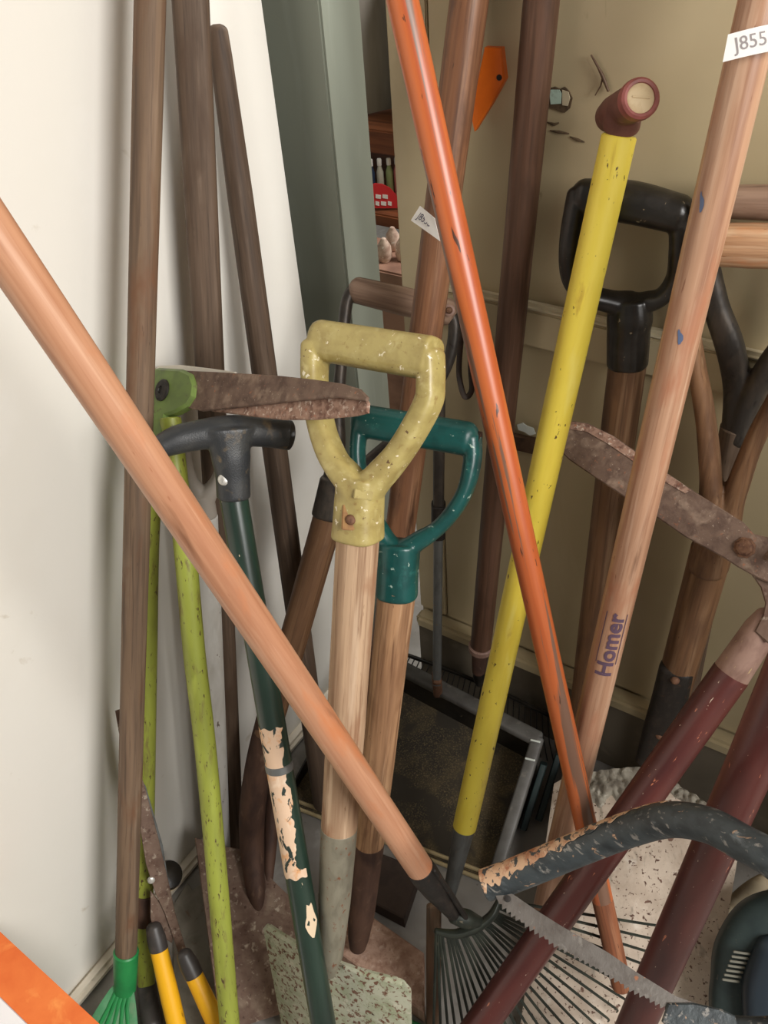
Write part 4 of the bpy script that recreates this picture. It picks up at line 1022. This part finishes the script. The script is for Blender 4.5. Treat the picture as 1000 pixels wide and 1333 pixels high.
tube('ferrule', TANFERRULE, t, [f1 + (f0 - f1) * -0.05, f1, lerp(f1, f0, 0.8), f0], [0.0198, 0.0202, 0.0180, 0.0150], seg=26, caps=('flat', 'round'))
gf = ext(f1, ge, 0.055)
tube('handle_tube', P_MAROON, t, [gf, ge, lerp(ge, f1, 0.5), f1], [0.0198, 0.0200, 0.0204, 0.0208], seg=30, caps=('round', 'flat'))
c0 = P(1040, 850, 0.735); c1 = P(974, 1003, 0.815); c2 = P(828, 1333, 1.035)
cf = ext(c1, c2, 0.022)
tube('handle_tube', P_MAROON, t, [cf, c2, c1, c0], [0.0200, 0.0203, 0.0208, 0.0212], seg=30, caps=('round', 'flat'))
tube('ferrule', TANFERRULE, t, [c0, c0 + (c0 - c1).normalized() * 0.05], [0.0200, 0.0150], seg=24, caps=('flat', 'round'))
c3 = c0 + (c0 - c1).normalized() * 0.045
tube_curve('arm', RUSTBROWN, t, [pvt - n * 0.016 + RT * 0.012, lerp(pvt, c3, 0.45) + RT * 0.045, c3], [(0.004, 0.010), (0.004, 0.012), (0.004, 0.010)], seg=12)

# ------------------------------------------------------------------ bow saw
t = thing('bow_saw', P(640, 1165, 0.895), 'bow saw with a flaking black tubular frame lying over the maroon handles', 'saw')
fp = [P(632, 1153, 0.902), P(660, 1143, 0.897), P(700, 1127, 0.887), P(760, 1103, 0.868), P(820, 1080, 0.84), P(872, 1067, 0.805), P(922, 1074, 0.775), P(965, 1096, 0.752), P(1010, 1122, 0.732),
      P(1062, 1170, 0.722), P(1092, 1240, 0.745), P(1075, 1315, 0.785), P(1010, 1345, 0.815), P(925, 1338, 0.835)]
tube_curve('frame', SAWPAINT, t, fp, [(0.0130, 0.0150), (0.0140, 0.0160), (0.0145, 0.0162)] + [(0.0135, 0.0155)] * 10 + [(0.0115, 0.0130)], n=6, seg=24, caps=('flat', 'round'))
WORN = mat('bare_rusty_wear', c8(196, 160, 128), [(c8(160, 104, 72), (70, 70, 70), 0.50, 0.66), (c8(214, 186, 158), (120, 120, 120), 0.56, 0.7), (c8(62, 66, 66), (130, 130, 130), 0.53, 0.57, 6, 0.6)], 0.6, 0.1, ((220, 220, 220), 0.5, 0.001))
fr = t.children[0]; dp = cr(fp, 12)[:62]
def worn(u, v):
    x_ = u * (len(dp) - 1); i_ = min(int(x_), len(dp) - 2); p = lerp(dp[i_], dp[i_ + 1], x_ - i_)
    tg = (dp[i_ + 1] - dp[i_]).normalized()
    uo = (UP - tg * UP.dot(tg)).normalized(); co_ = uo.cross(tg)
    if co_.dot(CAM - p) < 0: co_ = -co_
    wd = (1 - u) ** 0.6 * 0.9 + 0.25 * mnoise.noise(V((u * 22, 0, 0)))
    th = 1.75 - v * max(0.10, wd) * 1.9 - 0.12 * mnoise.noise(V((u * 40, 5, 0)))
    return p + (uo * math.sin(th) * 0.0158 + co_ * math.cos(th) * 0.0142) * 1.012
sheet('worn_patch', WORN, fr, worn, 130, 8, 0.0005)
o1 = P(650, 1163, 0.888); o2 = P(945, 1322, 0.822)
n = -ray(800, 1250); xd = (o2 - o1).normalized(); n = (n - xd * n.dot(xd)).normalized()
up_ = [(640, 1153), (668, 1164), (700, 1186), (732, 1206), (762, 1223), (792, 1240), (828, 1265), (880, 1297), (936, 1316), (956, 1322)]
lo_ = [(648, 1172), (664, 1186), (680, 1199), (720, 1227), (772, 1256), (824, 1288), (870, 1312), (950, 1345)]
def along(poly, k):
    ls = [math.dist(poly[i], poly[i + 1]) for i in range(len(poly) - 1)]; tot = sum(ls); s = k * tot
    for i, l in enumerate(ls):
        if s <= l or i == len(ls) - 1:
            f = s / l; return (poly[i][0] + (poly[i + 1][0] - poly[i][0]) * f, poly[i][1] + (poly[i + 1][1] - poly[i][1]) * f)
        s -= l
out = list(up_)
teeth = []
NTE = 46
for i in range(NTE + 1):
    x, y = along(lo_, i / NTE); teeth.append((x, y))
    if i < NTE:
        x, y = along(lo_, (i + 0.5) / NTE); dpt = 5.5 if i % 5 else 2.5
        teeth.append((x - 0.5 * dpt, y + 0.85 * dpt))
out += list(reversed(teeth))
plate('blade', SAWBLADE, t, [PN(x, y, o1, n) for x, y in out], 0.0014)
lathe('blade_pin', BLACKM, t, PN(661, 1170, o1 + n * 0.0002, n), n, [(0.0032, -0.003), (0.0032, 0.0014), (0.001, 0.0016)], 14)
plate('tension_plate', SAWPAINT, t, [PN(x, y, o1 + n * 0.003, n) for x, y in ((870, 1306), (905, 1306), (940, 1314), (957, 1322), (962, 1336), (950, 1350), (880, 1350), (862, 1330))], 0.006, 0.0012)

# ------------------------------------------------------------------ lobby dustpan
fl_l = PZ(372, 1048, 0.004); fl_r = PZ(642, 1152, 0.004)
bk_r = PZ(700, 962, 0.125); bk_l = PZ(528, 872, 0.125)
bkf_r = V((bk_r.x, bk_r.y + 0.004, 0.004)); bkf_l = V((bk_l.x, bk_l.y + 0.004, 0.004))
bk_l2 = bk_l + (bk_l - bk_r) * 0.35; bkf_l2 = bkf_l + (bkf_l - bkf_r) * 0.35
t = thing('lobby_dustpan', lerp(fl_l, bkf_r, 0.5) * 1.0, 'black long-handled dustpan full of dust and grit behind the yellow handle', 'dustpan')
fx = (fl_r - fl_l).normalized()
def panfloor(u, v): return lerp(lerp(fl_l, fl_r, u), lerp(bkf_l2 + V((0, 0, 0.05)), bkf_r + V((0, 0, 0.05)), u), v)
sheet('pan_floor', DUSTPAN, t, panfloor, 24, 16, 0.003, frame(fl_l, V((0, 0, 1)), fx))
def panback(u, v): return lerp(lerp(bkf_l2, bkf_r, u) + V((0, 0, 0.05)), lerp(bk_l2, bk_r, u), v)
sheet('back_wall', BLACKP, t, panback, 12, 4, 0.003)
tube('top_rim', PANGREY, t, [bk_l2, bk_r], [(0.008, 0.013)] * 2, seg=14, ex=4, hint=V((0, 0, 1)))
fr2 = fl_r + V((0, 0, 0.014)); fl2 = fl_l + V((0, 0, 0.014))
def panside(u, v): return lerp(lerp(fl_r, bkf_r, u), lerp(fr2, bk_r, u), v)
sheet('side_wall', BLACKP, t, panside, 8, 4, 0.003)
tube('side_rim', PANGREY, t, [fr2, bk_r], [(0.008, 0.010)] * 2, seg=14, ex=4, hint=V((0, 0, 1)))
def panside2(u, v): return lerp(lerp(fl_l, bkf_l2, u), lerp(fl2, bk_l2, u), v)
sheet('side_wall', BLACKP, t, panside2, 8, 4, 0.003)
for k_ in (0.0, 0.012):
    off = V((fx.y, -fx.x, 0)) * (-k_)
    tube('lip_strip', PANLIP, t, [fl_l + V((0, 0, 0.004)) + off, fl_r + V((0, 0, 0.004)) + off], [(0.0042, 0.0032)] * 2, seg=10, hint=V((0, 0, 1)))
for px, py in ((697, 967), (690, 991)):
    q = PZ(px, py, 0.128); e = (bk_r - fr2).normalized()
    tube('painted_glint', WHITEFLAKE_GLINT, t, [q - fx * 0.007 + V((0, 0, .004)), q + fx * 0.007 + V((0, 0, .006))], [0.0016, 0.0016], seg=8)  # white glints on the pan's rim, painted as small strokes
hb0 = P(569, 888, 1.50); hb1 = P(571, 656, 1.315)
hbt = hb1 + (hb1 - hb0) * 0.62
tube('handle_bar', GREYSTEEL, t, [hb0, hb1], [(0.0098, 0.007)] * 2, seg=16, ex=4, caps=('flat', 'flat'))
tube('handle_bar', IRON_STRAP, t, [hb1, hbt], [(0.0108, 0.008)] * 2, seg=16, ex=4, caps=('flat', 'flat'))
tube('joint_collar', BLACKM, t, [lerp(hb1, hb0, 0.16), hb1], [(0.0138, 0.0105)] * 2, seg=16, ex=3, caps=('flat', 'flat'))
tube('foot_bracket', RUSTBOLT, t, [hb0 + V((0, 0, 0.012)), PZ(570, 900, 0.118)], [(0.012, 0.008), (0.011, 0.008)], seg=14, ex=4)

# ------------------------------------------------------------------ clutter on the floor
def floor_board(name, px, z, th, mat_, label, cat):
    k = plate(name, mat_, None, [PZ(x, y, z) for x, y in px], th, 0.002, PZ(*px[1], z) - PZ(*px[0], z)); tag(k, label, cat); return k
pk = [PZ(x, y, 0.040) for x, y in ((438, 1160), (552, 1240), (552, 1318), (430, 1232))]
k = plate('sawn_plank', W_PLANK, None, pk, 0.036, 0.002); tag(k, 'pale sawn plank lying on the floor right of the green blade', 'plank')
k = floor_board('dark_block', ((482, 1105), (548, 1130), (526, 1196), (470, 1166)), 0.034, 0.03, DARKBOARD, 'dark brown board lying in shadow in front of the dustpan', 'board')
a = P(565, 1180, 1.20); b = PZ(564, 1340, 0.010)
t = tube('thin_stake', W_GREYBROWN, None, [b, lerp(b, a, .5), a], [(0.0055, 0.0095), (0.0065, 0.0100), (0.006, 0.010)], seg=14, ex=3)
tag(t, 'thin brown wooden stake standing left of the leaf rake tines', 'stake')
k = floor_board('green_offcut', ((534, 1326), (549, 1332), (546, 1348), (528, 1344)), 0.012, 0.01, GREENPL, 'small green plastic offcut on the floor by the plank', 'offcut')
# dark strips behind the dustpan's right side
for i, (px, py, d, lb) in enumerate(((682, 1078, 1.44, 'nearer'), (702, 1066, 1.45, 'farther'))):
    bq = PZ(px, py, 0.010); tq = PZ(px + 26, py - 84, 0.09)
    k = tube('grey_lath', DKTEAL, None, [bq, tq], [(0.012, 0.006)] * 2, seg=14, ex=4, caps=('flat', 'flat'))
    tag(k, lb + ' of two dark grey-blue laths beside the dustpan', 'lath', 'dark laths by the dustpan')
# dark teal housing, right corner
hc = PZ(985, 1300, 0.09)
t = thing('dark_tool_housing', V((hc.x, hc.y, 0)), 'dark teal plastic tool housing with ribbed vents in the lower right corner', 'tool')
hp = [P(952, 1345, 1.16), P(958, 1290, 1.175), P(968, 1240, 1.19), P(995, 1205, 1.19), P(1040, 1195, 1.18)]
tube_curve('body', DKTEAL, t, hp, [(0.028, 0.026), (0.032, 0.032), (0.036, 0.036), (0.038, 0.038), (0.038, 0.038)], seg=24, ex=3.0)
tube_curve('side_shell', mat('blue_black_shell', c8(34, 46, 56), [(c8(50, 62, 70), (40, 40, 40), 0.45, 0.7)], 0.45), t, [P(1002, 1345, 1.12), P(1004, 1290, 1.135), P(1016, 1240, 1.15)], [(0.030, 0.030), (0.034, 0.034), (0.026, 0.03)], seg=20, ex=3)
for i in range(7):
    c = P(966 - i * 2.4, 1240 + i * 6.0, 1.150 - i * 0.0014)
    tube('vent_rib', mat('dusty_rib', c8(112, 110, 98), rough=0.7) if i == 0 else MATS['dusty_rib'], t, [c - RT * 0.010 + UP * 0.001, c + RT * 0.010 - UP * 0.002], [0.0016, 0.0016], seg=8)
k = tube_curve('cream_stick', CREAMSTICK, None, [PZ(950, 1180, 0.02), PZ(975, 1158, 0.06), PZ(1000, 1146, 0.08), PZ(1060, 1130, 0.09)], [0.010, 0.0105, 0.011, 0.011], seg=14)
tag(k, 'cream coloured stick poking out right of the whitewashed shovel blade', 'stick')

# foreground carton with an orange border, lower left
ORCARD = mat('orange_card', c8(240, 128, 60), [(c8(226, 106, 44), (18, 18, 18), 0.42, 0.7), (c8(250, 156, 80), (30, 30, 30), 0.58, 0.76)], 0.7)
WHCARD = mat('white_card', c8(244, 242, 244), rough=0.7)
zt = 0.30
A = PZ(-3, 1210, zt); B = PZ(134, 1337, zt)
ux = (B - A).normalized(); uy = V((ux.y, -ux.x, 0))
if uy.dot(CAM - A) < 0: uy = -uy
t = thing('orange_edged_carton', V((A.x + .1, A.y - .05, 0)), 'white carton with a broad orange border, lower left corner', 'box')
M = frame(A, V((0, 0, 1)), ux)
Bl = (B - A).length
sgn = 1 if M.to_3x3() @ V((0, 1, 0)) @ uy > 0 else -1
def cb(name, m_, x0, x1, y0, y1, z0, z1, bev=0.001):
    ya, yb = sorted((sgn * y0, sgn * y1)); return box(name, m_, t, (x0, ya, z0), (x1, yb, z1), bev, M)
cb('carton_body', WHCARD, 0, Bl, 0.002, 0.12, -zt, -0.002)
cb('orange_border', ORCARD, 0, Bl, 0.0, 0.046, -0.002, 0.0012, 0.0005)
cb('lid', WHCARD, 0, Bl, 0.047, 0.12, -0.002, 0.0008, 0.0004)
